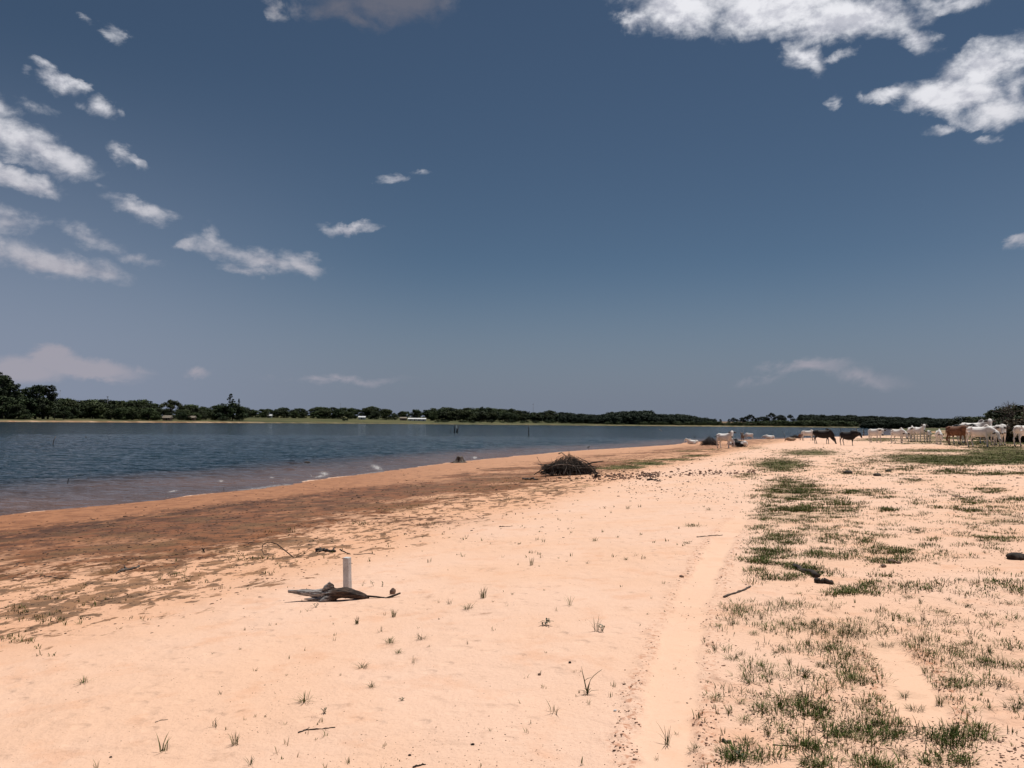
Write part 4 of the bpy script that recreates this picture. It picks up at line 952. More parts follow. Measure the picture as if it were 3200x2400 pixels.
def cow(u, v, hpx, heading, pose, headpos, yaw, skin, label, hump=1, horns=0, seed=0, cat='cow', name='cow', blaze=False, ears=None, D=None, bulk=1.0):
    p = P(u, v) if D is None else at(u, D)
    s = hpx*p.y/FPX/HREF[(pose, headpos)]
    s = min(max(s, .45), 1.25)
    body, parts, poll, hd, side, up = cow_meshes(pose, headpos, yaw, hump, seed, bulk)
    print('COW', name, u, v, 'depth %.0f scale %.2f' % (p.y, s))
    root = empty(name, p, math.radians(heading) - math.atan2(p.x, p.y)); root.scale = (s, s, s); tag(root, label, cat)
    me = body.copy(); me.materials.clear(); me.materials.append(skin)
    if blaze:
        co = np.empty(len(me.vertices)*3, np.float32); me.vertices.foreach_get('co', co); co = co.reshape(-1, 3)
        bl = sstep(.075, .045, np.abs((co-poll) @ side))*sstep(-.02, .05, (co-poll) @ hd)*sstep(.52, .46, (co-poll) @ hd)*(((co-poll) @ up) > -.03)
        me.attributes['blaze'].data.foreach_set('value', bl.astype(np.float32))
    o = bpy.data.objects.new('body', me); COL.objects.link(o); o.parent = root
    for nm, mb, mt in parts:
        mat = skin if mt == 'hide' else m_bird if mt == 'eye' else (m_ear if ears is None else ears)
        mb.build(nm, mat, root)
    if horns:
        for sg in (1, -1):
            h = MB(); s0 = poll + side*sg*.06 - hd*.03 + up*.03
            if horns == 1: pts = [s0, s0 + side*sg*.10 + np.array([0,0,.03]), s0 + side*sg*.17 + np.array([0,0,.09])]
            else: pts = [s0, s0 + side*sg*.14 + np.array([0,0,.08]), s0 + side*sg*.20 + np.array([0,0,.26]), s0 + side*sg*.19 + np.array([0,0,.50])]
            h.tube(pts, list(np.linspace(.032, .010, len(pts))), 7)
            h.build('horn', m_horn, root)
    return root
E_W = H_WHITE
cow(2165,1388,19,176,'lie','up',-8,H_WHITE,"white calf lying with raised head left of the dark brush heap, nearest the water",seed=1,cat='calf',name='calf')
cow(2264,1401,56,-38,'stand','up',-52,H_WHITE,"white cow standing side on beside the brush heap, turning its face to the camera",hump=0,seed=1)
cow(2288,1391,10,150,'lie','rest',20,H_WHITE,"small white calf lying low between the standing white cow and the black and white one",seed=2,cat='calf',name='calf')
cow(2312,1397,29,150,'lie','up',10,H_PIED,"black and white cow lying on the sand facing away to the left",seed=0)
cow(2320,1379,27,-95,'stand','up',6,H_OX,"grey brown bull with long upright horns facing the camera behind the lying pied cow",hump=1,horns=2,seed=1,cat='bull',name='bull')
cow(2341,1374,21,178,'stand','graze',0,H_WHITE,"small white cow grazing with head down just right of the long horned bull",seed=0)
cow(2405,1372,14,176,'lie','rest',0,H_WHITE,"white calf lying alone at the water's edge in a gap of the herd",seed=1,cat='calf',name='calf')
cow(2474,1378,12,165,'lie','low',0,H_TAN,"pale tan calf curled on the sand left of the brown calf",hump=0,seed=1,cat='calf',name='calf')
cow(2502,1375,21,-70,'stand','level',0,H_BROWN,"small brown calf standing beside the white cow at the water's edge",hump=0,seed=0,cat='calf',name='calf')
cow(2525,1377,33,4,'stand','low',0,H_WHITE,"white cow with lowered head half hidden behind the black bull",hump=1,seed=1)
cow(2570,1387,46,2,'stand','graze',0,H_BLACK,"large black bull grazing with its head down on bare sand",hump=1,seed=0,cat='bull',name='bull',bulk=1.22,ears=H_BLACK)
cow(2650,1392,46,-30,'stand','level',10,H_BLACK,"black young bull standing with level head, right of the grazing black one",hump=1,seed=1,cat='bull',name='bull',bulk=1.22,ears=H_BLACK)
cow(2735,1383,46,-46,'stand','level',-44,H_WHITE,"white cow with dark ears looking round in front of the fence posts",hump=0,seed=0)
cow(2806,1384,45,-46,'stand','low',-20,H_WHITE,"white cow with drooping head standing left of the small white calf",hump=1,seed=1)
cow(2828,1377,29,-50,'stand','low',0,H_WHITE,"small white calf with head low between the drooping cow and the horned cow",hump=0,seed=0,cat='calf',name='calf')
cow(2848,1380,48,-80,'stand','level',15,H_WHITE,"white horned cow facing the camera, left one of the two horned cows",hump=1,horns=1,seed=1)
cow(2874,1381,56,-62,'stand','up',-28,H_WHITE,"white horned cow holding its head highest in the middle group",hump=1,horns=1,seed=0)
cow(2902,1381,38,-95,'stand','level',20,H_WHITE,"white calf facing the camera just right of the high headed horned cow",hump=0,seed=0,cat='calf',name='calf')
cow(2934,1388,45,-84,'stand','low',28,H_WHITE,"white cow facing the camera with its head low, alone left of the brown cow",hump=1,seed=1)
cow(2990,1391,64,-38,'stand','level',-52,H_BROWN,"reddish brown cow with a white blaze turning its face to the camera",hump=0,horns=1,seed=0,blaze=True,ears=H_BROWN)
cow(3016,1389,66,-30,'stand','low',-10,H_PIED,"black and white cow mostly hidden behind the brown cow",hump=0,seed=1)
cow(3044,1386,78,-8,'stand','up',-70,H_WHITE,"big white bull with a grey hump standing at the back above the others",hump=2,seed=0,cat='bull',name='bull',bulk=1.15)
cow(3062,1397,67,-26,'stand','low',-20,H_WHITE,"white cow standing side on in front, nearest of the right hand group",hump=1,seed=1)
cow(3106,1392,66,-66,'stand','level',-8,H_WHITE,"white cow with dark eye patches, left of the two heads side by side",hump=0,seed=0)
cow(3128,1391,68,-80,'stand','level',-2,H_WHITE,"white cow facing the camera, right of the two heads side by side",hump=0,horns=1,seed=1)
cow(3200,1394,70,55,'stand','level',0,H_WHITE,"white cow seen from behind, cut off by the right edge",hump=1,seed=0)
# small black birds at the water's edge
def bird(u, v, hpx, heading, label):
    p = P(u, v); s = max(hpx*p.y/FPX/.34, .5)
    o = empty('bird', p, math.radians(heading)); o.scale = (s, s, s); tag(o, label, 'bird', None)
    b = MB(); b.tube([(-.20,0,.12),(-.10,0,.15),(0,0,.18),(.08,0,.22),(.11,0,.28),(.14,0,.31),(.17,0,.305),(.23,0,.295)], [(.02,.01),(.04,.03),(.06,.065),(.045,.05),(.028,.03),(.034,.034),(.02,.02),(.004,.004)], 8); b.build('body', m_bird, o)
    for sy in (.02, -.02):
        l = MB(); l.tube([(0,sy,.14),(.01,sy,.07),(0,sy,-.01)], [.008,.006,.006], 5); l.build('leg', m_bird, o)
bird(1838,1404,12,20,"small black bird standing at the water's edge above the near brush pile")
bird(2171,1371,8,160,"tiny black bird by the water between the lying calf and the brush heap")
bird(2237,1369,10,10,"black bird perched behind the dark brush heap beside the standing white cow")
# wire fence running into the lake
m_post = barkmat("weathered_post", (.05,.045,.04), (.14,.12,.11), 12)
fp = [(2628,1364,27),(2676,1364,26),(2699,1362,20),(2759,1362,26),(2786,1361,22),(2812,1361,22)]
fo_ = empty("wire_fence", P(2676,1366)); tag(fo_, "thin post and wire fence at the lake edge behind the white cows", 'fence')
tops = []
for u, v, h in fp:
    p = P(u, v); hh_ = h*p.y/FPX; q = p - fo_.location
    m = MB(); m.tube([(q.x, q.y, q.z-.2), (q.x+.03, q.y, q.z+hh_*.5), (q.x-.02, q.y, q.z+hh_)], [.085,.08,.07], 7); m.build('post', m_post, fo_); tops.append((q, hh_))
for k in range(3):
    m = MB(); pts = []
    for q, hh_ in tops: pts.append((q.x, q.y-.07, q.z + hh_*(.35+.27*k)))
    m.tube(pts, [.012]*len(pts), 4); m.build('wire', m_metal, fo_)
# ------------------------------------------------------------------ dead wood, post, stones
def G(u, v, up=0.0):
    p = P(u, v); return np.array([p.x, p.y, p.z + up])
def stick(name, label, px, r, mat=M_TWIGD, cat='stick', forks=(), taper=.5, up=None):
    pts = [G(u, v) for u, v in px]; o0 = pts[0].copy(); rng = np.random.default_rng(int(px[0][0]))
    o = empty(name, tuple(o0)); tag(o, label, cat)
    def dens(pts):
        P_ = np.array(pts); t = np.linspace(0, len(P_)-1, len(P_)*3); 
        q = np.stack([np.interp(t, range(len(P_)), P_[:, k]) for k in range(3)], 1); q[1:-1] += rng.normal(size=(len(q)-2, 3))*r*.35; return q
    m = MB(); q = dens(pts) - o0; q[:, 2] += r*.6; m.tube(q, list(np.linspace(r, r*taper, len(q))), 7); m.build('stem', mat, o)
    for f in forks:
        ff = [G(u, v) for u, v in f]; m = MB(); q = dens(ff) - o0; q[:, 2] += r*.6; m.tube(q, list(np.linspace(r*.7, r*.25, len(q))), 6); m.build('twig', mat, o)
    return o
def at_depth(u, v, D):
    d = ray(u, v); t = D/d.y; return np.array([d.x*t, D, CAM_H + d.z*t])
def upstick(name, label, base, px, r, mat=M_TWIGD, cat='branch', forks=(), dy=0):
    """wood standing or arching above the ground: traced at the depth where it is rooted"""
    b = P(*base); o = empty(name, b); tag(o, label, cat); o0 = np.array(b)
    def line(px, r0, r1, nm, k):
        q = np.array([at_depth(u, v, b.y + k*.05 + (i*.03 if i % 2 else 0)) for i, (u, v) in enumerate(px)]) - o0
        q[0, 2] -= .03 if nm == 'stem' else 0
        m = MB(); m.tube(q, list(np.linspace(r0, r1, len(q))), 6); m.build(nm, mat, o)
    line(px, r, r*.4, 'stem', 0)
    for k, f in enumerate(forks): line(f, r*.65, r*.2, 'twig', k)
    return o
m_conc, nt, bs = material("concrete_post")
tcn = N(nt, 'ShaderNodeTexCoord'); n_ = N(nt, 'ShaderNodeTexNoise', i_Scale=40.0, i_Detail=6, i_Roughness=.7); nt.links.new(tcn.outputs['Object'], n_.inputs['Vector'])
n__ = N(nt, 'ShaderNodeTexNoise', i_Scale=9.0, i_Detail=4); nt.links.new(tcn.outputs['Object'], n__.inputs['Vector'])
c = mixc(nt, maprange(nt, n__.outputs[0], .4, .65), (.66,.66,.66), (.52,.51,.50)); c = mixc(nt, maprange(nt, n_.outputs[0], .60, .68), c, (.14,.12,.11))
nt.links.new(c, bs.inputs['Base Color']); bs.inputs['Roughness'].default_value = .9
bp = N(nt, 'ShaderNodeBump', i_Strength=.7, i_Distance=.004); nt.links.new(n_.outputs[0], bp.inputs['Height']); nt.links.new(bp.outputs[0], bs.inputs['Normal'])
pb = P(1086, 1850); S7 = pb.y/FPX
post = empty("concrete_post", pb, math.radians(-22)); post.rotation_euler = (math.radians(1.5), math.radians(-1.4), math.radians(-24)); tag(post, "short grey concrete post with chamfered corners standing in the sand behind the driftwood", 'post')
hw_ = .037; ch = .009; hp_ = 106*S7
pr = [(-hw_+ch,-hw_),(hw_-ch,-hw_),(hw_,-hw_+ch),(hw_,hw_-ch),(hw_-ch,hw_),(-hw_+ch,hw_),(-hw_,hw_-ch),(-hw_,-hw_+ch)]
m = MB(); lv = [(-.12,1),(hp_*.33,1.0),(hp_*.335,.985),(hp_*.345,.985),(hp_*.35,1.0),(hp_-.008,1),(hp_-.001,.93)]
vv_ = [(x*k*(1.03 if z < hp_*.34 else 1), y*k*(1.03 if z < hp_*.34 else 1), z) for z, k in lv for x, y in pr]; n8 = 8
ff_ = [(i*8+k, i*8+(k+1) % 8, (i+1)*8+(k+1) % 8, (i+1)*8+k) for i in range(len(lv)-1) for k in range(8)] + [tuple(range((len(lv)-1)*8, len(lv)*8))]
m.add(vv_, ff_); m.build('shaft', m_conc, post, False)
# driftwood: a split weathered root lying in front of the post
M_DRIFT, nt, bs = material("driftwood")
tcn = N(nt, 'ShaderNodeTexCoord'); mp = N(nt, 'ShaderNodeMapping'); mp.inputs['Scale'].default_value = (3, 24, 24); nt.links.new(tcn.outputs['Object'], mp.inputs[0])
n_ = N(nt, 'ShaderNodeTexNoise', i_Scale=2.2, i_Detail=7, i_Roughness=.7); n_.inputs['Distortion'].default_value = .7; nt.links.new(mp.outputs[0], n_.inputs['Vector'])
c = mixc(nt, maprange(nt, n_.outputs[0], .40, .60), (.018,.011,.008), (.085,.052,.036))
pale = math_n(nt, 'MULTIPLY', attr(nt, 'pale'), maprange(nt, n_.outputs[0], .40, .56))
c = mixc(nt, pale, c, (.36, .34, .33)); nt.links.new(c, bs.inputs['Base Color']); bs.inputs['Roughness'].default_value = .85
bp = N(nt, 'ShaderNodeBump', i_Strength=1.0, i_Distance=.012); nt.links.new(n_.outputs[0], bp.inputs['Height']); nt.links.new(bp.outputs[0], bs.inputs['Normal'])
dc = P(1050, 1876); D7 = dc.y; k7 = D7/FPX
dw = empty("driftwood_root", dc); tag(dw, "dark gnarled driftwood root with pale split end lying in front of the concrete post", 'driftwood')
def L7(u, v, y=0.0):   # local metres in the driftwood's own frame
    return np.array([(u-1050)*k7, y, (1868-v)*k7 + .012])
mb = MB()
def seg(pts, rad): mb.tube([L7(*p) for p in pts], rad, 9)
seg([(905,1852,.02),(940,1853,.02),(985,1855,.02),(1020,1855,.01),(1050,1856,0)], [(.010,.016),(.030,.026),(.044,.034),(.055,.044),(.055,.05)])
seg([(955,1868,-.02),(990,1868,-.02),(1030,1868,-.02),(1050,1864,-.02)], [(.008,.007),(.024,.013),(.030,.02),(.036,.026)])
seg([(978,1858,.05),(1010,1855,.04),(1040,1852,.02)], [(.01,.01),(.018,.016),(.02,.02)])
seg([(1012,1857,0),(1022,1840,0),(1030,1830,.0),(1036,1838,0),(1046,1856,0)], [(.036,.036),(.028,.030),(.016,.018),(.026,.026),(.036,.036)])
seg([(1030,1856,0),(1070,1852,0),(1105,1856,.01),(1135,1862,.02),(1150,1865,.02)], [(.06,.050),(.054,.046),(.046,.040),(.030,.026),(.010,.010)])
seg([(1045,1855,0),(1020,1872,-.04),(1000,1885,-.09),(980,1892,-.12)], [(.052,.048),(.042,.042),(.032,.030),(.014,.014)])
seg([(1040,1862,0),(1042,1876,-.03),(1058,1882,-.06),(1068,1880,-.07)], [(.03,.03),(.02,.02),(.010,.010),(.005,.006)])
seg([(1020,1866,0),(1000,1876,-.03),(985,1875,-.05)], [(.025,.02),(.018,.015),(.008,.008)])
dw.scale = (1.04, 1.1, 1.25)
body = remeshed(mb, .0065, 'root_mass')
co = np.empty(len(body.vertices)*3, np.float32); body.vertices.foreach_get('co', co); co = co.reshape(-1, 3)
nn = np.empty(len(body.vertices)*3, np.float32); body.vertices.foreach_get('normal', nn); nn = nn.reshape(-1, 3)
dsp = (fbm(co[:, 0]*9, co[:, 2]*60 + co[:, 1]*45, 5, 3) - .5)*.022
co = co + nn*dsp[:, None]; body.vertices.foreach_set('co', co.astype(np.float32).ravel()); body.update()
set_attr(body, 'pale', sstep(-.02, -.10, co[:, 0])*sstep(-.02, .02, co[:, 2]))
body.materials.clear(); body.materials.append(M_DRIFT); ob = bpy.data.objects.new('root_mass', body); COL.objects.link(ob); ob.parent = dw
for pts, r in (([(980,1890,-.12),(950,1886,-.13),(925,1885,-.13),(906,1885,-.13)], .006), ([(1140,1863,.02),(1170,1864,.01),(1200,1866,.0)], .009), ([(1190,1866,-.0),(1205,1870,-.02),(1225,1871,-.03),(1240,1873,-.03)], .012), ([(1198,1867,-.02),(1215,1862,0),(1240,1855,.03)], .012)):
    m = MB(); m.tube([L7(*p) + np.array([0, 0, .006]) for p in pts], [r, r*.9] + [r*.6]*(len(pts)-2), 6); m.build('twig', M_TWIGD, dw)
m_rock, nt, bs = material("stone"); tcn = N(nt, 'ShaderNodeTexCoord'); n_ = N(nt, 'ShaderNodeTexNoise', i_Scale=12.0, i_Detail=6); nt.links.new(tcn.outputs['Object'], n_.inputs['Vector'])
nt.links.new(mixc(nt, maprange(nt, n_.outputs[0], .4, .6), (.10,.06,.045), (.22,.14,.10)), bs.inputs['Base Color']); bs.inputs['Roughness'].default_value = .9
def ico(sub=2):
    import bmesh
    bm = bmesh.new(); bmesh.ops.create_icosphere(bm, subdivisions=sub, radius=1); v = np.array([q.co[:] for q in bm.verts]); f = [tuple(q.index for q in t.verts) for t in bm.faces]; bm.free(); return v, f
IV, IF = ico(3); IV1, IF1 = ico(1)
def rock(u, v, wpx, hr, label, mat=None, name='stone', cat='stone', seed=0, sink=.3):
    p = P(u, v); w = wpx/2*p.y/FPX; V = IV.copy()
    d = fbm(V[:, 0]*1.7+seed, V[:, 1]*1.7 + V[:, 2]*1.3, seed, 4)
    V = V*(.65 + .7*d)[:, None]*np.array([w, w*.8, w*hr]); V[:, 2] += w*hr*(1-sink)*.7
    o = new_mesh(name, V, IF, mat or m_rock, True); o.location = p; tag(o, label, cat); return o
rock(1227,1856,18,1.3,"upright brown stone by the right tip of the driftwood",seed=3)
rock(2786,1758,24,.7,"larger of the brown stones among the grass clumps at right",seed=4)
rock(2809,1760,15,.7,"small brown stone just right of the larger one among the grass clumps",seed=5)
rock(2761,1772,16,.7,"small pointed stone in front of the brown stone pair",seed=6)
rock(3178,1746,56,.45,"dark clod of soil and roots near the right edge",M_TWIGD,'soil_clod','clod',7)
rock(2650,1480,26,.5,"dark clod on the right sand, left of a row of three",M_TWIGD,'soil_clod','clod',8)
rock(2742,1487,24,.5,"dark clod in the middle of the row of three on the right sand",M_TWIGD,'soil_clod','clod',9)
rock(2776,1474,18,.5,"dark clod at the right of the row of three on the right sand",M_TWIGD,'soil_clod','clod',10)
rock(1477,2328,11,.7,"small dark pebble alone on the sand in the foreground middle",M_TWIGD,'pebble','pebble',11)
rock(1280,2361,10,.6,"small dark pebble low left of the foreground middle",M_TWIGD,'pebble','pebble',12)
rock(1686,2110,10,.8,"small pebble left of the tall bent leaf plant",None,'pebble','pebble',13)
rock(1781,2073,9,.9,"tiny black pebble above the tall bent leaf plant",M_TWIGD,'pebble','pebble',14)
rock(346,2367,9,.6,"small dark pebble at the bottom left",M_TWIGD,'pebble','pebble',15)
rock(2130,1805,14,.7,"grey brown pebble near the tyre track, left side",None,'pebble','pebble',16)
rock(1922,2222,10,.7,"pale white pebble beside the left tyre rim",m_conc,'pebble','pebble',17)
rock(958,1842,9,.7,"dark lump at the edge of the mottled sand left of the driftwood",M_TWIGD,'pebble','pebble',18) if False else None
# sticks lying about
stick('stick', "dark forked stick lying in the foreground sand below the driftwood", [(932,2291),(955,2282),(990,2280),(1020,2277),(1048,2274)], .0045, forks=[[(955,2282),(968,2274)]])
stick('stick', "thin pale twig on the open sand at lower left", [(485,2258),(500,2252),(525,2249)], .003, M_TWIGL)
stick('stick', "grey stick at the left edge of the grass near the tyre track", [(2262,1869),(2280,1860),(2310,1851),(2333,1841),(2345,1833)], .011, M_TWIG, taper=.8)
stick('stick', "long thin pale stick on the sand above the tyre track", [(2178,1679),(2200,1677),(2225,1676),(2258,1671)], .011, M_TWIGL)
stick('stick', "short brown broken stick between grass clumps low at right of the track", [(2259,2319),(2272,2321),(2286,2321)], .009, M_TWIG, taper=.9)
stick('stick', "thin straight reddish stick in the foreground grass", [(2415,2330),(2450,2331),(2493,2333)], .004, M_TWIG)
stick('stick', "thin brown twig on the sand left of the tyre tracks, far one", [(1560,1647),(1575,1646),(1595,1646)], .010, M_TWIG)
stick('stick', "curved dark twig at the bottom edge of the picture", [(1290,2398),(1305,2394),(1322,2390),(1330,2389)], .005)
stick('stick', "small dark twig lying on the right sand beyond the bare patch", [(2977,1552),(2992,1553),(3008,1553)], .018, M_TWIG)
stick('stick', "long thin stick lying on the mottled sand at left", [(138,1800),(170,1806),(205,1809),(238,1809)], .008, M_TWIGD)
stick('log', "short dark log with a forked end on the mottled sand at left", [(372,1790),(395,1783),(418,1777),(434,1772)], .022, M_TWIG, 'log', forks=[[(395,1783),(388,1770)],[(372,1790),(362,1795)]], taper=.8)
stick('log', "grey weathered log lying left of the near brush pile", [(1634,1498),(1650,1499),(1668,1499),(1680,1500)], .05, M_TWIG, 'log', taper=.6)
stick('log', "dark forked log on the sand right of the dirt ridge, small", [(2022,1502),(2040,1500),(2052,1503),(2065,1505)], .035, M_TWIGD, 'log', forks=[[(2040,1500),(2030,1497)]])
stick('log', "mud caked log half buried among the grass right of the track", [(2482,1772),(2505,1784),(2530,1793),(2556,1806)], .028, M_TWIGD, 'log', forks=[[(2530,1793),(2575,1792)]], taper=1.0)
stick('log', "thicker mud caked log end lying below the first one", [(2548,1818),(2572,1820),(2600,1821)], .030, M_TWIGD, 'log', taper=.9)
stick('stick', "pale twig lying on the sand beyond the concrete post", [(1105,1733),(1125,1733),(1150,1730),(1172,1733)], .008, M_TWIG)
stick('log', "root lump with ragged ends at the edge of the mottled sand behind the post", [(988,1722),(1010,1722),(1030,1725),(1048,1726)], .030, M_TWIGD, 'log', forks=[[(1010,1722),(985,1729)],[(1030,1725),(1048,1716)],[(1010,1722),(1000,1714)]])
stick('stick', "crooked twig right beside the root lump behind the post", [(1062,1718),(1072,1723),(1085,1730),(1095,1733)], .010, M_TWIGD)
upstick('dead_branch', "long arched dead branch rising from the mottled sand left of the post", (925,1742), [(925,1742),(905,1732),(885,1716),(865,1700),(848,1695),(830,1697),(820,1705),(819,1720),(824,1732),(840,1736),(862,1729)], .009, M_TWIGD, 'branch',
        forks=[[(925,1742),(935,1728),(932,1716)],[(928,1741),(950,1730),(962,1718),(975,1708)],[(928,1742),(945,1736),(965,1722)],[(819,1718),(790,1719),(760,1722)],[(928,1743),(950,1740),(968,1735)]])
upstick('dead_branch', "small upright dead branch on the mottled sand left of the arched branch", (635,1727), [(640,1727),(636,1718),(630,1712)], .016, M_TWIGD, 'branch', forks=[[(636,1718),(642,1712)],[(636,1720),(628,1726)]])
upstick('tree_stump', "dark broken stump at the inner end of the dirt ridge", (1862,1494), [(1858,1494),(1862,1486),(1868,1478)], .07, M_TWIGD, 'stump', forks=[[(1862,1486),(1856,1478)],[(1864,1488),(1880,1484)]])
# water: snags, stump and stakes
def wpos(u, v):
    d = ray(u, v); t = -CAM_H/d.z; return Vector((d.x*t, d.y*t, 0))
def snag(name, label, base, lines, rpx, mat=M_TWIGD, cat='stake', group=None):
    b = wpos(*base); k = b.y/FPX; o = empty(name, b); tag(o, label, cat, group)
    for i, ln in enumerate(lines):
        q = np.array([at_depth(u, v, b.y + .1*i) for u, v in ln]) - np.array(b); q[0, 2] = -.3
        m = MB(); m.tube(q, list(np.linspace(rpx*k, rpx*k*.45, len(q))), 6); m.build('stem' if i == 0 else 'branch', mat, o)
snag('stake', "pale leaning stake standing in the lake at far left", (165,1389), [[(164,1390),(168,1376),(174,1364)]], 1.8, M_TWIGL)
snag('stake', "thin dark stake leaning out of the near lake at left", (211,1508), [[(211,1508),(213,1500),(217,1492)]], 1.8)
snag('stake', "stubby dark stake in the near lake right of the leaning one", (276,1496), [[(276,1497),(276,1492)]], 2.0)
snag('stake', "tiny dark snag in the lake between the two left stakes and the far shore", (267,1368), [[(267,1369),(268,1361)],[(267,1366),(270,1362)]], 1.2)
snag('stake', "short dark stick at the waterline left of the foam", (700,1531), [[(703,1532),(699,1523)]], 1.6)
snag('dead_tree', "bare forked dead tree standing in the lake with upright limbs", (1425,1352), [[(1425,1353),(1428,1344),(1427,1338)],[(1427,1344),(1434,1330)],[(1420,1348),(1422,1325)],[(1423,1341),(1417,1350)]], 2.0, M_TWIGD, 'dead tree')
snag('stake', "short upright stake in the lake just left of the bare dead tree", (1409,1352), [[(1409,1352),(1409,1341)]], 1.0)
snag('stake', "slim tall pole in the lake beyond the tree stump", (1653,1361), [[(1653,1362),(1652,1350),(1652,1338),(1650,1325)]], 1.7, M_TWIG)
snag('stake', "low pale branch sloping out of the lake in the middle distance", (2066,1347), [[(2069,1347),(2064,1343),(2058,1340)]], 1.1, M_TWIGL)
snag('stake', "pair of tiny dark stubs in the lake before the plantation", (1997,1341), [[(1997,1341),(1997,1336)],[(2000,1341),(2000,1337)]], .9)
snag('stake', "thin upright stake in the lake beside the lying white calf in the gap", (2414,1369), [[(2414,1370),(2414,1352)]], 1.0)
snag('stake', "pale thin stake in the lake left of the tan calf", (2451,1368), [[(2451,1369),(2451,1352)]], .9, M_TWIGL)
b = wpos(960, 1446); V = IV*np.array([.20, .16, .09]); o = new_mesh('floating_clump', V*(.7+.6*fbm(IV[:,0]*3, IV[:,1]*3, 4, 3))[:, None], IF, M_TWIGD); o.location = b; tag(o, "dark clump floating in the near lake left of the foam", 'floating clump')
# tree stump at the waterline
sb = P(1436, 1446); ks = sb.y/FPX; st = empty("tree_stump", sb); tag(st, "dark cut tree stump with flared roots standing at the waterline", 'stump')
m = MB(); rngs = np.random.default_rng(3); vs = []; nS = 18; lv = [(-.1, 1.15), (0, 1.0), (.25, .72), (.6, .52), (.9, .46), (1.0, .43)]
ph = rngs.uniform(0, 6.28, 5)
for z, rr in lv:
    for k in range(nS):
        a = k*2*math.pi/nS; fl = 1 + (.30*(1-min(max(z, 0), 1))+.06)*math.sin(5*a + ph[0]) + .08*math.sin(3*a+ph[1])
        zz = z*19*ks + (rngs.uniform(-.06, .10) if z == 1.0 else 0)
        vs.append((math.cos(a)*rr*21*ks*fl, math.sin(a)*rr*21*ks*fl, zz))
f = [(i*nS+k, i*nS+(k+1) % nS, (i+1)*nS+(k+1) % nS, (i+1)*nS+k) for i in range(len(lv)-1) for k in range(nS)]
vs.append((0, 0, 12*ks)); f += [((len(lv)-1)*nS+k, (len(lv)-1)*nS+(k+1) % nS, len(vs)-1) for k in range(nS)]
m.add(vs, f); m.build('stump_wood', M_TWIG, st)
for a, L in ((3.3, 26), (2.6, 20), (5.6, 22), (-.3, 24)):
    m = MB(); m.tube([(math.cos(a)*8*ks, math.sin(a)*8*ks, 5*ks), (math.cos(a)*L*.7*ks, math.sin(a)*L*.7*ks, 1.5*ks), (math.cos(a)*L*1.1*ks, math.sin(a)*L*1.1*ks, -1*ks)], [4*ks, 2.6*ks, 1*ks], 7); m.build('root', M_TWIG, st)

def brush_pile(name, label, u, v, w, h, nbig, ntwig, seed, mat1=M_TWIG, mat2=M_TWIGD, extra=()):
    c = P(u, v); o = empty(name, c); tag(o, label, 'brush pile'); rng = np.random.default_rng(seed)
    def one(r, L, spread=1.0):
        a = rng.uniform(0, 6.283); rb = w/2*rng.uniform(.45, 1.05)*spread
        base = np.array([rb*math.cos(a), rb*math.sin(a)*.8, rng.uniform(0, .1*h)])
        a2 = a + rng.uniform(-.8, .8); k = rng.uniform(.0, .5)
        top = np.array([w/2*k*math.cos(a2)*.7, w/2*k*math.sin(a2)*.5, h*rng.uniform(.55, 1.0)*(1-.35*k)])
        if rng.random() < .3: base, top = np.array([-rb, rng.uniform(-.5, .2)*w/2, h*rng.uniform(.05, .5)]), np.array([rb*rng.uniform(.5, 1.15), rng.uniform(-.5, .2)*w/2, h*rng.uniform(.05, .5)])
        mid = (base+top)/2 + rng.normal(size=3)*w*.035 + np.array([0, 0, h*.06])
        q1 = (base+mid)/2 + rng.normal(size=3)*w*.018; q2 = (mid+top)/2 + rng.normal(size=3)*w*.018
        return [base, q1, mid, q2, top + (top-mid)*rng.uniform(0, .22)], [r, r*.9, r*.75, r*.6, r*.3]
    for k in range(nbig):
        m = MB(); pts, rr = one(w*rng.uniform(.006, .013), 1, 1.05); m.tube(pts, rr, 6)
        if k % 3 == 0:
            p0 = pts[2]; d = rng.normal(size=3)*w*.09; d[2] = abs(d[2]); m.tube([p0, p0+d*.6, p0+d], [rr[2]*.7, rr[2]*.5, rr[2]*.2], 5)
        m.build('branch', (M_TWIGL if k % 4 == 0 else mat1) if k % 2 == 0 else mat2, o)
    m = MB()
    for k in range(ntwig):
        pts, rr = one(w*rng.uniform(.0018, .0055), 1, .95); m.tube(pts, rr, 4, cap=False)
    tw = m.build('twigs', mat2, o); tw['kind'] = 'stuff'
    for px in extra:
        q = np.array([at_depth(a, b_, c.y - .15) for a, b_ in px[0]]) - np.array(c)
        m = MB(); m.tube(q, list(np.linspace(px[1], px[1]*.4, len(q))), 7); m.build('branch', px[2], o)
    return o
D0 = P(1778,1484).y
brush_pile("brush_pile", "big heap of dry grey branches on the beach in the middle distance", 1778, 1484, 185*D0/FPX, 66*D0/FPX, 70, 420, 11,
  extra=[([(1668,1484),(1690,1469),(1720,1450),(1745,1432)], .022, M_TWIG), ([(1830,1452),(1850,1446),(1870,1443),(1886,1441)], .04, M_TWIGD), ([(1745,1418),(1755,1414),(1765,1422),(1775,1432)], .03, M_TWIGL), ([(1678,1427),(1684,1440),(1697,1456)], .010, M_TWIG), ([(1778,1425),(1778,1408),(1778,1400)], .010, M_TWIGD), ([(1783,1474),(1784,1440)], .016, M_TWIGL), ([(1758,1463),(1775,1475),(1795,1474),(1815,1464)], .016, M_TWIGL), ([(1750,1478),(1765,1485),(1785,1490)], .014, M_TWIG), ([(1820,1478),(1845,1478),(1862,1477)], .02, M_TWIG)])
D1 = P(2218,1393).y
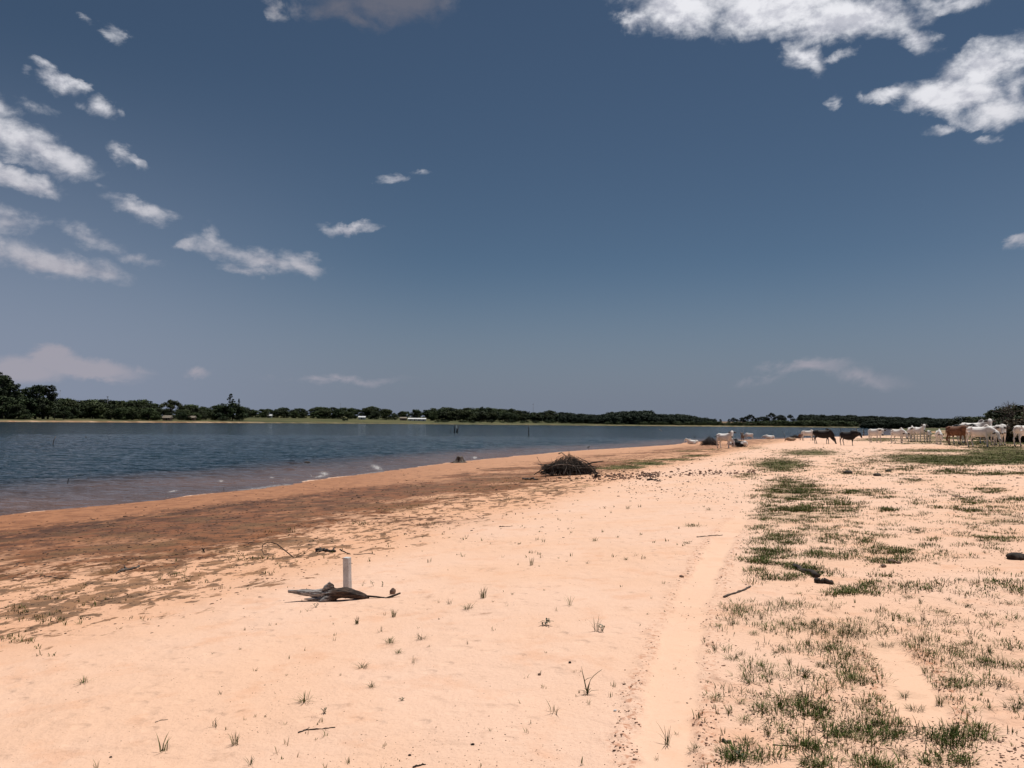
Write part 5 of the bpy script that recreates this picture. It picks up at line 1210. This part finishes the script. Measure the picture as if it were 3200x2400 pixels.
brush_pile("brush_pile", "smaller darker heap of brush between the lying white calf and the standing white cow", 2218, 1393, 62*D1/FPX, 31*D1/FPX, 40, 300, 12, M_TWIGD, M_TWIGD)
D2 = P(2485,1371).y
brush_pile("brush_pile", "low dark heap of brush at the waterline behind the tan calf", 2485, 1370, 40*D2/FPX, 15*D2/FPX, 24, 200, 13, M_TWIGD, M_TWIGD)

# ------------------------------------------------------------------ grass, weeds and litter
def ground_pts(u, v):
    """vectorised unprojection onto the beach"""
    du = (u-1600)/FPX; dv = (1200-v)/FPX
    dx = FV[0] + RV[0]*du + UV[0]*dv; dy = FV[1] + RV[1]*du + UV[1]*dv; dz = FV[2] + RV[2]*du + UV[2]*dv
    z = np.full(len(u), 1.1)
    for _ in range(25):
        t = (z-CAM_H)/dz; z = .5*z + .5*np.maximum(terr(dx*t, dy*t)[0], 0)
    t = (z-CAM_H)/dz; x = dx*t; y = dy*t
    return x, y
def blades(x, y, z, n, hgt, spread, wid, rng, lean=.5, tone=None):
    """tapered bent blades; arrays per tuft -> verts, quads, tone"""
    idx = np.repeat(np.arange(len(x)), n); N_ = len(idx)
    a = rng.uniform(0, 6.283, N_); r0 = spread[idx]*rng.uniform(0, 1, N_)**.7*.45
    h = hgt[idx]*rng.uniform(.45, 1.1, N_); ln = rng.uniform(.15, 1.0, N_)**1.2*lean
    bx = x[idx] + r0*np.cos(a); by = y[idx] + r0*np.sin(a); a2 = a + rng.normal(size=N_)*.6
    ox, oy = np.cos(a2), np.sin(a2); sxv, syv = -oy, ox
    ls = np.array([0, .4, .75, 1.0]); ws = np.array([.8, 1.0, .65, .08])
    V = np.empty((N_, 4, 2, 3))
    for k in range(4):
        l = ls[k]; out = h*ln*1.5*l**1.7; up = h*l*(1-.38*ln*l)
        cx = bx + ox*out; cy = by + oy*out; cz = z[idx] - .004 + up
        w = wid[idx]*ws[k]*.5
        V[:, k, 0] = np.stack([cx - sxv*w, cy - syv*w, cz], 1); V[:, k, 1] = np.stack([cx + sxv*w, cy + syv*w, cz], 1)
    base = (np.arange(N_)*8)[:, None, None]
    q = np.array([[0, 1, 3, 2], [2, 3, 5, 4], [4, 5, 7, 6]])[None]
    F = (base + q).reshape(-1, 4)
    tn = np.repeat((tone if tone is not None else rng.uniform(0, 1, len(x)))[idx] + rng.normal(size=N_)*.12, 8)
    return V.reshape(-1, 3), F, tn
m_grass, nt, bs = material("grass_blades")
t_ = attr(nt, 'tone')
oi = N(nt, 'ShaderNodeObjectInfo')
c = mixc(nt, maprange(nt, t_, .1, .75), (.026, .040, .007), (.092, .115, .026)); c = mixc(nt, maprange(nt, t_, .82, 1.05), c, (.26, .20, .11))
hs = N(nt, 'ShaderNodeHueSaturation'); nt.links.new(c, hs.inputs['Color']); nt.links.new(math_n(nt, 'MULTIPLY_ADD', oi.outputs['Random'], .5, .8), hs.inputs['Value'])
nt.links.new(hs.outputs[0], bs.inputs['Base Color']); bs.inputs['Roughness'].default_value = .7; bs.inputs['Specular IOR Level'].default_value = .1
def field_at(x, y):
    h, dl, df, lk = terr(x, y); Zz = zones(x, y, dl, df, lk); return h, dl, lk, Zz
rg = np.random.default_rng(21)
VS = []; FS = []; TN = []; off = 0
def emit(V, F, T):
    global off
    VS.append(V); FS.append(F+off); TN.append(T); off += len(V)
# right hand grass: near
def scatter(n, u0, u1, v0, v1, thr, nb, hg, spr, wd, lean=.55, key='green', tone=(0, 1), noise_sc=.35, vpow=1.0):
    u = rg.uniform(u0, u1, n); v = v0 + (v1-v0)*rg.uniform(0, 1, n)**vpow
    x, y = ground_pts(u, v); h, dl, lk, Zz = field_at(x, y)
    g = Zz[key] if isinstance(key, str) else key(Zz)
    acc = (g*(.35 + 1.3*sstep(.35, .65, fbm(x/noise_sc, y/noise_sc, 401, 3))) > rg.uniform(thr, 1.2, n)) & (~lk) & (dl > .5) & (Zz['ins'] < .4)
    x, y = x[acc], y[acc]
    z = full_h(x, y); m = len(x)
    if m == 0: return
    sc = rg.uniform(.6, 1.35, m)
    V, F, T = blades(x, y, z, nb, hg*sc, spr*sc, np.full(m, wd), rg, lean, rg.uniform(*tone, m)); emit(V, F, T)
scatter(5200, 2150, 3950, 1830, 2460, .32, 15, .050, .15, .0040, 1.05, noise_sc=.25)
scatter(7200, 2150, 3950, 1830, 2460, .34, 8, .04, .10, .0038, 1.1, noise_sc=.2)
scatter(17500, 2100, 3950, 1580, 1860, .30, 14, .046, .22, .0065, 1.0, noise_sc=.3)
scatter(21000, 2100, 3950, 1480, 1600, .30, 13, .06, .32, .009, .9)
scatter(12500, 2150, 3950, 1395, 1485, .30, 12, .065, .5, .016, .9)
scatter(5000, 2500, 3350, 1362, 1400, .45, 10, .08, .8, .03, .9)
scatter(7000, 1500, 2330, 1400, 1480, .30, 11, .045, .45, .015, .9)
scatter(9000, -80, 1900, 1480, 1760, .22, 7, .05, .22, .012, .6, tone=(.1, 1.1))
scatter(5200, -80, 1400, 1700, 2080, .18, 8, .045, .10, .006, .6, tone=(0, 1.1))
# stray thin seedlings over the sand and in the mottled band
scatter(2600, -80, 1500, 1560, 2080, .62, 6, .05, .05, .006, .5, key=lambda Z_: Z_['mott']*.9 + .25*(Z_['t'] < 1.15)*(Z_['t'] > .7), tone=(.2, 1.1))
scatter(900, 600, 2150, 1700, 2440, .40, 4, .035, .03, .004, .5, key=lambda Z_: .42*np.ones_like(Z_['u']), tone=(.3, 1.1))
scatter(1100, 2150, 3950, 1560, 2440, .40, 5, .04, .04, .005, .5, key=lambda Z_: .5*np.ones_like(Z_['u']), tone=(.3, 1.1))
scatter(600, 1150, 2350, 1520, 1760, .40, 5, .05, .06, .009, .5, key=lambda Z_: .46*np.ones_like(Z_['u']), tone=(.2, 1.1))
gr_o = new_mesh("grass", np.vstack(VS), np.vstack(FS), m_grass, True); set_attr(gr_o.data, 'tone', np.concatenate(TN))
tag(gr_o, "short green grass growing in patches over the sand", 'grass', None, 'stuff')
# individual tufts, prototypes around the origin
def tuft_mesh(kind, seed):
    r = np.random.default_rng(seed); z0 = np.zeros(1)
    P_ = {'upright': (26, .11, .06, .0042, .45), 'spread': (34, .085, .10, .0042, 1.2), 'sparse': (9, .075, .05, .0038, .6), 'tall': (12, .17, .05, .0050, .65), 'clump': (70, .078, .20, .0042, 1.1), 'small': (10, .05, .05, .0038, .7)}[kind]
    V, F, T = blades(z0, z0, z0, P_[0], np.array([P_[1]]), np.array([P_[2]]), np.array([P_[3]]), r, P_[4], np.array([r.uniform(.1, .7)]))
    o = new_mesh('t', V, F, m_grass, True); set_attr(o.data, 'tone', T); me = o.data; bpy.data.objects.remove(o); me.name = 'grass_tuft'; return me
TM = {(k, s): tuft_mesh(k, s*7+len(k)) for k in ('upright', 'spread', 'sparse', 'tall', 'clump', 'small') for s in range(3)}
def tuft(u, v, kind, wpx, label, group=None, name='grass_tuft', seed=0):
    p = P(u, v); o = bpy.data.objects.new(name, TM[(kind, seed % 3)]); COL.objects.link(o); o.location = p
    ref = {'upright': .14, 'spread': .22, 'sparse': .11, 'tall': .24, 'clump': .28, 'small': .11}[kind]
    s = wpx*p.y/FPX/ref; s = min(max(s, .4), 2.2); o.scale = (s, s, s); o.rotation_euler = (0, 0, (u*7 % 63)/10); tag(o, label, 'grass tuft', group); return o
GS = "small grass tufts on the open sand"
for k, (u, v, kd, w) in enumerate([(1618,1766,'small',18),(1659,1766,'upright',34),(1835,1762,'small',24),(1956,1749,'spread',30),(1369,1885,'sparse',22),(1404,1888,'sparse',34),(1115,1950,'upright',34),(1244,2042,'spread',44),(1133,2088,'spread',60),(1293,2072,'sparse',36),(1065,2112,'small',20),(1163,2148,'spread',50),(1658,2262,'small',30),(1531,2285,'small',20),(1461,2012,'sparse',28),(1190,1975,'small',44),(1217,2010,'spread',60),(1340,2022,'small',22),(751,2030,'small',20),(664,2044,'small',14),(895,2112,'small',16),(892,2264,'small',18),(827,2240,'small',16),(797,2240,'small',18),(765,2250,'small',22),(304,2400,'sparse',50),(2052,2364,'sparse',22),(2074,1824,'small',26),(2034,1870,'sparse',14),(2024,1920,'small',20),(1585,1895,'small',20),(1600,1858,'small',24),(1540,1882,'small',16),(1700,1845,'small',14),(1838,2203,'sparse',30),(2110,2085,'small',10),(1745,1745,'small',14),(1860,1690,'spread',38),(1930,1680,'small',22),(1884,1663,'small',22),(1960,1590,'small',40),(2000,1585,'small',30),(1910,1603,'small',20),(1920,1585,'small',16)]):
    tuft(u, v, kd, w, "small green grass tuft on the open sand left of the tyre track", GS, seed=k)
for k, (u, v, kd, w, lab) in enumerate([(260,2136,'spread',60,"spreading grass tuft alone on the sand at left, two dark crumbs beside it"),(952,2192,'spread',84,"flat sprawling green tuft with one long runner, left of centre foreground"),(670,2270,'sparse',56,"short grass tuft with a brown twig across it, lower left"),(735,2326,'upright',58,"dense upright grass tuft, the fullest one in the lower left foreground"),(507,2352,'sparse',84,"wide open grass tuft with long outer blades near the lower left"),(781,2392,'sparse',60,"grass tuft cut by the bottom edge left of centre"),
    (1510,1868,'upright',50,"dense dark grass tuft on the sand right of the driftwood"),(1464,1903,'spread',60,"flat pale green grass tuft below the dense dark one right of the driftwood"),(1230,1928,'upright',36,"upright narrow tuft on the sand just below the driftwood tip"),(1781,1892,'tall',56,"fine bladed tall tuft with long spread blades in the middle sand"),(1862,1972,'tall',80,"tall tuft with a long leaning blade and dark leafy base in the middle sand"),(1317,1998,'spread',56,"full green tuft in the row of tufts left of centre"),(1730,2228,'sparse',60,"sparse tuft with one long blade pointing left, foreground middle"),
    (2085,2316,'tall',96,"large open tuft with long arching blades between the two tyre rims"),(2170,2340,'clump',66,"dense dark low tuft right below the arching one, on the tyre rim"),(2115,2285,'small',30,"thin wispy tuft just above the arching one between the tyre rims")]):
    tuft(u, v, kd, w, lab, None, seed=k)
GC = "grass clumps on the rutted sand at right"
RC = [(2356,1982),(2244,1962),(2291,1952),(2378,1935),(2451,1952),(2533,1962),(2637,1978),(2523,2017),(2587,2028),(2667,2038),(2451,2034),(2234,2036),(2286,2062),(2319,2046),(2771,2013),(2881,2010),(3035,2012),(3154,2032),(3000,2052),(3095,2042),(3075,2070),(3139,2082),(2572,2082),(2468,2076),(2672,2088),(2378,2082),(2408,2110),(2518,2118),(2344,2134),(2403,2134),(2667,2126),(2697,2142),(2970,2128),(3025,2146),(3129,2146),(2891,2102),(2239,2188),(2314,2200),(2378,2218),(2438,2206),(2498,2176),(2826,2172),(2704,2202),(2935,2196),(2861,2210),(3090,2216),(3169,2214),(2279,2232),(2329,2252),(2567,2244),(2737,2268),(2398,2298),(2622,2292),(2717,2300),(2821,2300),(2985,2300),(2940,2318),(3055,2302),(2344,2332),(2548,2342),(2627,2340),(2359,2376),(2533,2388),(2672,2372),(2816,2356),(2935,2378),(3010,2390),(2732,2398),
 (3025,1892),(3154,1892),(2836,1866),(2876,1886),(2786,1834),(2940,1848),(3005,1814),(2737,1804),(2925,1764),(2965,1876),(2940,1912),(2886,1938),(2145,1698),(2214,1594),(3065,1690),(3090,1700),(2700,1718),(2800,1740)]
for k, (u, v) in enumerate(RC):
    kd = ('clump', 'spread', 'clump', 'upright')[k % 4]
    w = (76, 62, 88, 50)[k % 4]*min(1.0, max(.45, (v-1500)/700))
    tuft(u, v, kd, w, "low green grass clump on the rutted sand right of the tyre track", GC, seed=k)
# leafy plants
m_leafp, nt, bs = material("weed_leaf"); nt.links.new(mixc(nt, maprange(nt, N(nt, 'ShaderNodeTexNoise', i_Scale=30.0).outputs[0], .4, .6), (.028, .045, .014), (.075, .095, .030)), bs.inputs['Base Color']); bs.inputs['Roughness'].default_value = .45
def weed(u, v, wpx, n, label, seed, tall=.5, leaf=.28, name='weed'):
    p = P(u, v); W = wpx*p.y/FPX; r = np.random.default_rng(seed); o = empty(name, p); tag(o, label, 'plant')
    for k in range(max(1, n//5)):
        a = r.uniform(0, 6.28); tip = np.array([math.cos(a)*W*.4, math.sin(a)*W*.4, W*tall*r.uniform(.5, 1)])
        m = MB(); m.tube([(0,0,-.005), tip*.5 + np.array([0,0,W*.08]), tip], [.0025, .002, .0015], 5); m.build('stem', m_leafp, o)
        for q in range(5):
            c_ = tip*r.uniform(.35, 1.05) + r.normal(size=3)*W*.07; c_[2] = max(c_[2], .003); L = W*leaf*r.uniform(.6, 1.1); d = r.normal(size=3); d[2] = abs(d[2])*.4; d /= np.linalg.norm(d)
            s_ = np.cross(d, (0, 0, 1)); s_ /= np.linalg.norm(s_)+1e-6; m = MB(); pts = []
            for t, w in ((0, .05), (.3, .30), (.6, .34), (.85, .18), (1, .02)):
                cc = c_ + d*L*t + np.array([0, 0, .12*L*math.sin(t*3.1)]); pts += [cc - s_*w*L*.5, cc + np.array([0, 0, -.04*L]), cc + s_*w*L*.5]
            m.add(pts, [(i*3+j, i*3+j+1, (i+1)*3+j+1, (i+1)*3+j) for i in range(4) for j in range(2)]); m.build('leaf', m_leafp, o)
weed(1168,1830,26,5,"small plant with round leaves on the sand right of the post",1,.7,.4)
weed(1196,1833,24,5,"small pale leaved sprig between the round leaved plant and the upright stone",2,.4,.45)
weed(986,1897,26,10,"little green sprig at the foot of the driftwood's left side",3,.5,.4)
weed(1700,1955,36,20,"dark ragged leafy weed on the middle sand",4,.5,.4)
weed(1883,1972,40,15,"leafy weed grown against the tall tuft with the leaning blade",5,.5,.35)
weed(1014,2228,22,15,"small dark bushy weed left of the centre foreground",6,.9,.4)
weed(1256,2188,24,10,"low dark round leaved weed in the foreground",7,.3,.4)
weed(2312,2366,30,10,"round leaved green plant at the bottom right of the tyre rim",8,.6,.6)
weed(2512,2112,30,15,"broad leaved weed among the right hand clumps",9,.9,.45)
# the tall plant with two long bent leaves
p = P(1835, 2168); o = empty('bent_leaf_plant', p); tag(o, "tall plant with two long bent dark leaves standing alone in the foreground", 'plant'); k = p.y/FPX
for ln, w in (([(1835,2168),(1838,2148),(1845,2125),(1855,2112),(1866,2103),(1881,2092)], 5.5), ([(1836,2168),(1830,2145),(1826,2125),(1821,2105),(1817,2082)], 4.0), ([(1826,2128),(1836,2120),(1848,2117)], 4.5), ([(1835,2168),(1826,2158),(1812,2156)], 4), ([(1836,2168),(1848,2158),(1870,2156)], 3.5), ([(1836,2168),(1832,2156),(1826,2150)], 5), ([(1836,2168),(1842,2155),(1846,2150)], 5)):
    q = np.array([at_depth(a, b_, p.y) for a, b_ in ln]) - np.array(p); m = MB(); n = len(q)
    rr = [(w*k*.5*(1-.85*(i/(n-1))**2), w*k*.14) for i in range(n)]
    m.tube(q, rr, 6, flat=(0, 1, 0)); m.build('leaf', m_leafp, o)
# litter: crumbs of soil, dung and dry leaves
m_crumb, nt, bs = material("soil_crumbs"); t_ = attr(nt, 'tone')
nt.links.new(mixc(nt, t_, (.055, .032, .022), (.34, .19, .13)), bs.inputs['Base Color']); bs.inputs['Roughness'].default_value = .95
def crumbs(x, y, size, tone, flat=.5):
    n = len(x); z = full_h(x, y); nv = len(IV1)
    a = rg.uniform(0, 6.28, n); sc3 = np.stack([size*rg.uniform(.6, 1.4, n), size*rg.uniform(.4, 1.0, n), size*flat*rg.uniform(.5, 1.1, n)], 1)
    V = IV1[None]*(1 + rg.normal(size=(n, nv, 1))*.16)*sc3[:, None, :]
    c_, s_ = np.cos(a)[:, None], np.sin(a)[:, None]
    X = V[..., 0]*c_ - V[..., 1]*s_ + x[:, None]; Y = V[..., 0]*s_ + V[..., 1]*c_ + y[:, None]; Zv = V[..., 2] + (z + size*flat*.3)[:, None]
    F = (np.array(IF1)[None] + (np.arange(n)*nv)[:, None, None]).reshape(-1, 3)
    return np.stack([X, Y, Zv], -1).reshape(-1, 3), F, np.repeat(tone, nv)
CV = []; CF = []; CT = []; co_ = 0
def put_crumbs(x, y, size, tone, flat=.5):
    global co_
    V, F, T = crumbs(x, y, size, tone, flat); CV.append(V); CF.append(F+co_); CT.append(T); co_ += len(V)
def crumb_field(n, box, keep, smin, smax, tone=(0, .6), flat=.5):
    u = rg.uniform(box[0], box[1], n); v = rg.uniform(box[2], box[3], n); x, y = ground_pts(u, v); h, dl, lk, Zz = field_at(x, y)
    k = keep(Zz, x, y) > rg.uniform(0, 1, n); k &= ~lk & (dl > .4)
    x, y = x[k], y[k]; s = rg.uniform(smin, smax, len(x))*np.clip(np.hypot(x, y)/9, .8, 4)*rg.uniform(.4, 1, len(x))
    put_crumbs(x, y, s, rg.uniform(*tone, len(x)), flat)
crumb_field(9000, (1850, 3000, 1500, 2460), lambda Z_, x, y: Z_['rim']*.9, .004, .016, (.1, .9))
crumb_field(18000, (2120, 3900, 1480, 2460), lambda Z_, x, y: (.12 + .8*sstep(.5, .7, fbm(x/.8, y/.8, 501, 3)))*(1-Z_['ins']), .003, .014, (.05, .9))
crumb_field(7000, (-60, 2200, 1640, 2460), lambda Z_, x, y: .10 + .7*sstep(.58, .75, fbm(x/.7, y/.7, 511, 3)), .002, .007, (.0, .8))
crumb_field(11000, (-60, 2000, 1500, 1980), lambda Z_, x, y: np.clip(Z_['mott']*.8 + Z_['mud']*.6, 0, 1), .006, .024, (0, .5), .35)
crumb_field(6000, (1900, 3300, 1375, 1560), lambda Z_, x, y: .25 + .6*sstep(.5, .65, fbm(x/2, y/2, 521, 3)), .005, .016, (.0, .7), .5)
crumb_field(2500, (-60, 1800, 1440, 1700), lambda Z_, x, y: .4 + 0*x, .006, .02, (0, .5), .3)
lt = new_mesh("soil_crumbs", np.vstack(CV), np.vstack(CF), m_crumb, True); set_attr(lt.data, 'tone', np.concatenate(CT))
tag(lt, "loose crumbs of soil, dung and dry leaves scattered over the sand", 'soil litter', None, 'stuff')
# the ridge of thrown up clods crossing the beach
CV = []; CF = []; CT = []; co_ = 0
uu_ = np.concatenate([rg.uniform(1850, 2060, 300), rg.uniform(2000, 2360, 190), rg.uniform(1700, 1870, 60)]); vv_ = np.interp(uu_, [1700, 1860, 1950, 2050, 2200, 2360], [1496, 1491, 1489, 1484, 1478, 1478]) + rg.normal(size=len(uu_))*np.interp(uu_, [1700, 1860, 2000, 2360], [5, 7, 6, 3])
x, y = ground_pts(uu_, vv_); put_crumbs(x, y, rg.uniform(.02, .085, len(x))*rg.uniform(.4, 1, len(x)), rg.uniform(.0, .75, len(x)), .75)
rd = new_mesh("soil_clods", np.vstack(CV), np.vstack(CF), m_crumb, True); set_attr(rd.data, 'tone', np.concatenate(CT))
tag(rd, "low ridge of reddish brown soil clods running right from the near brush pile", 'soil clods', None, 'stuff')
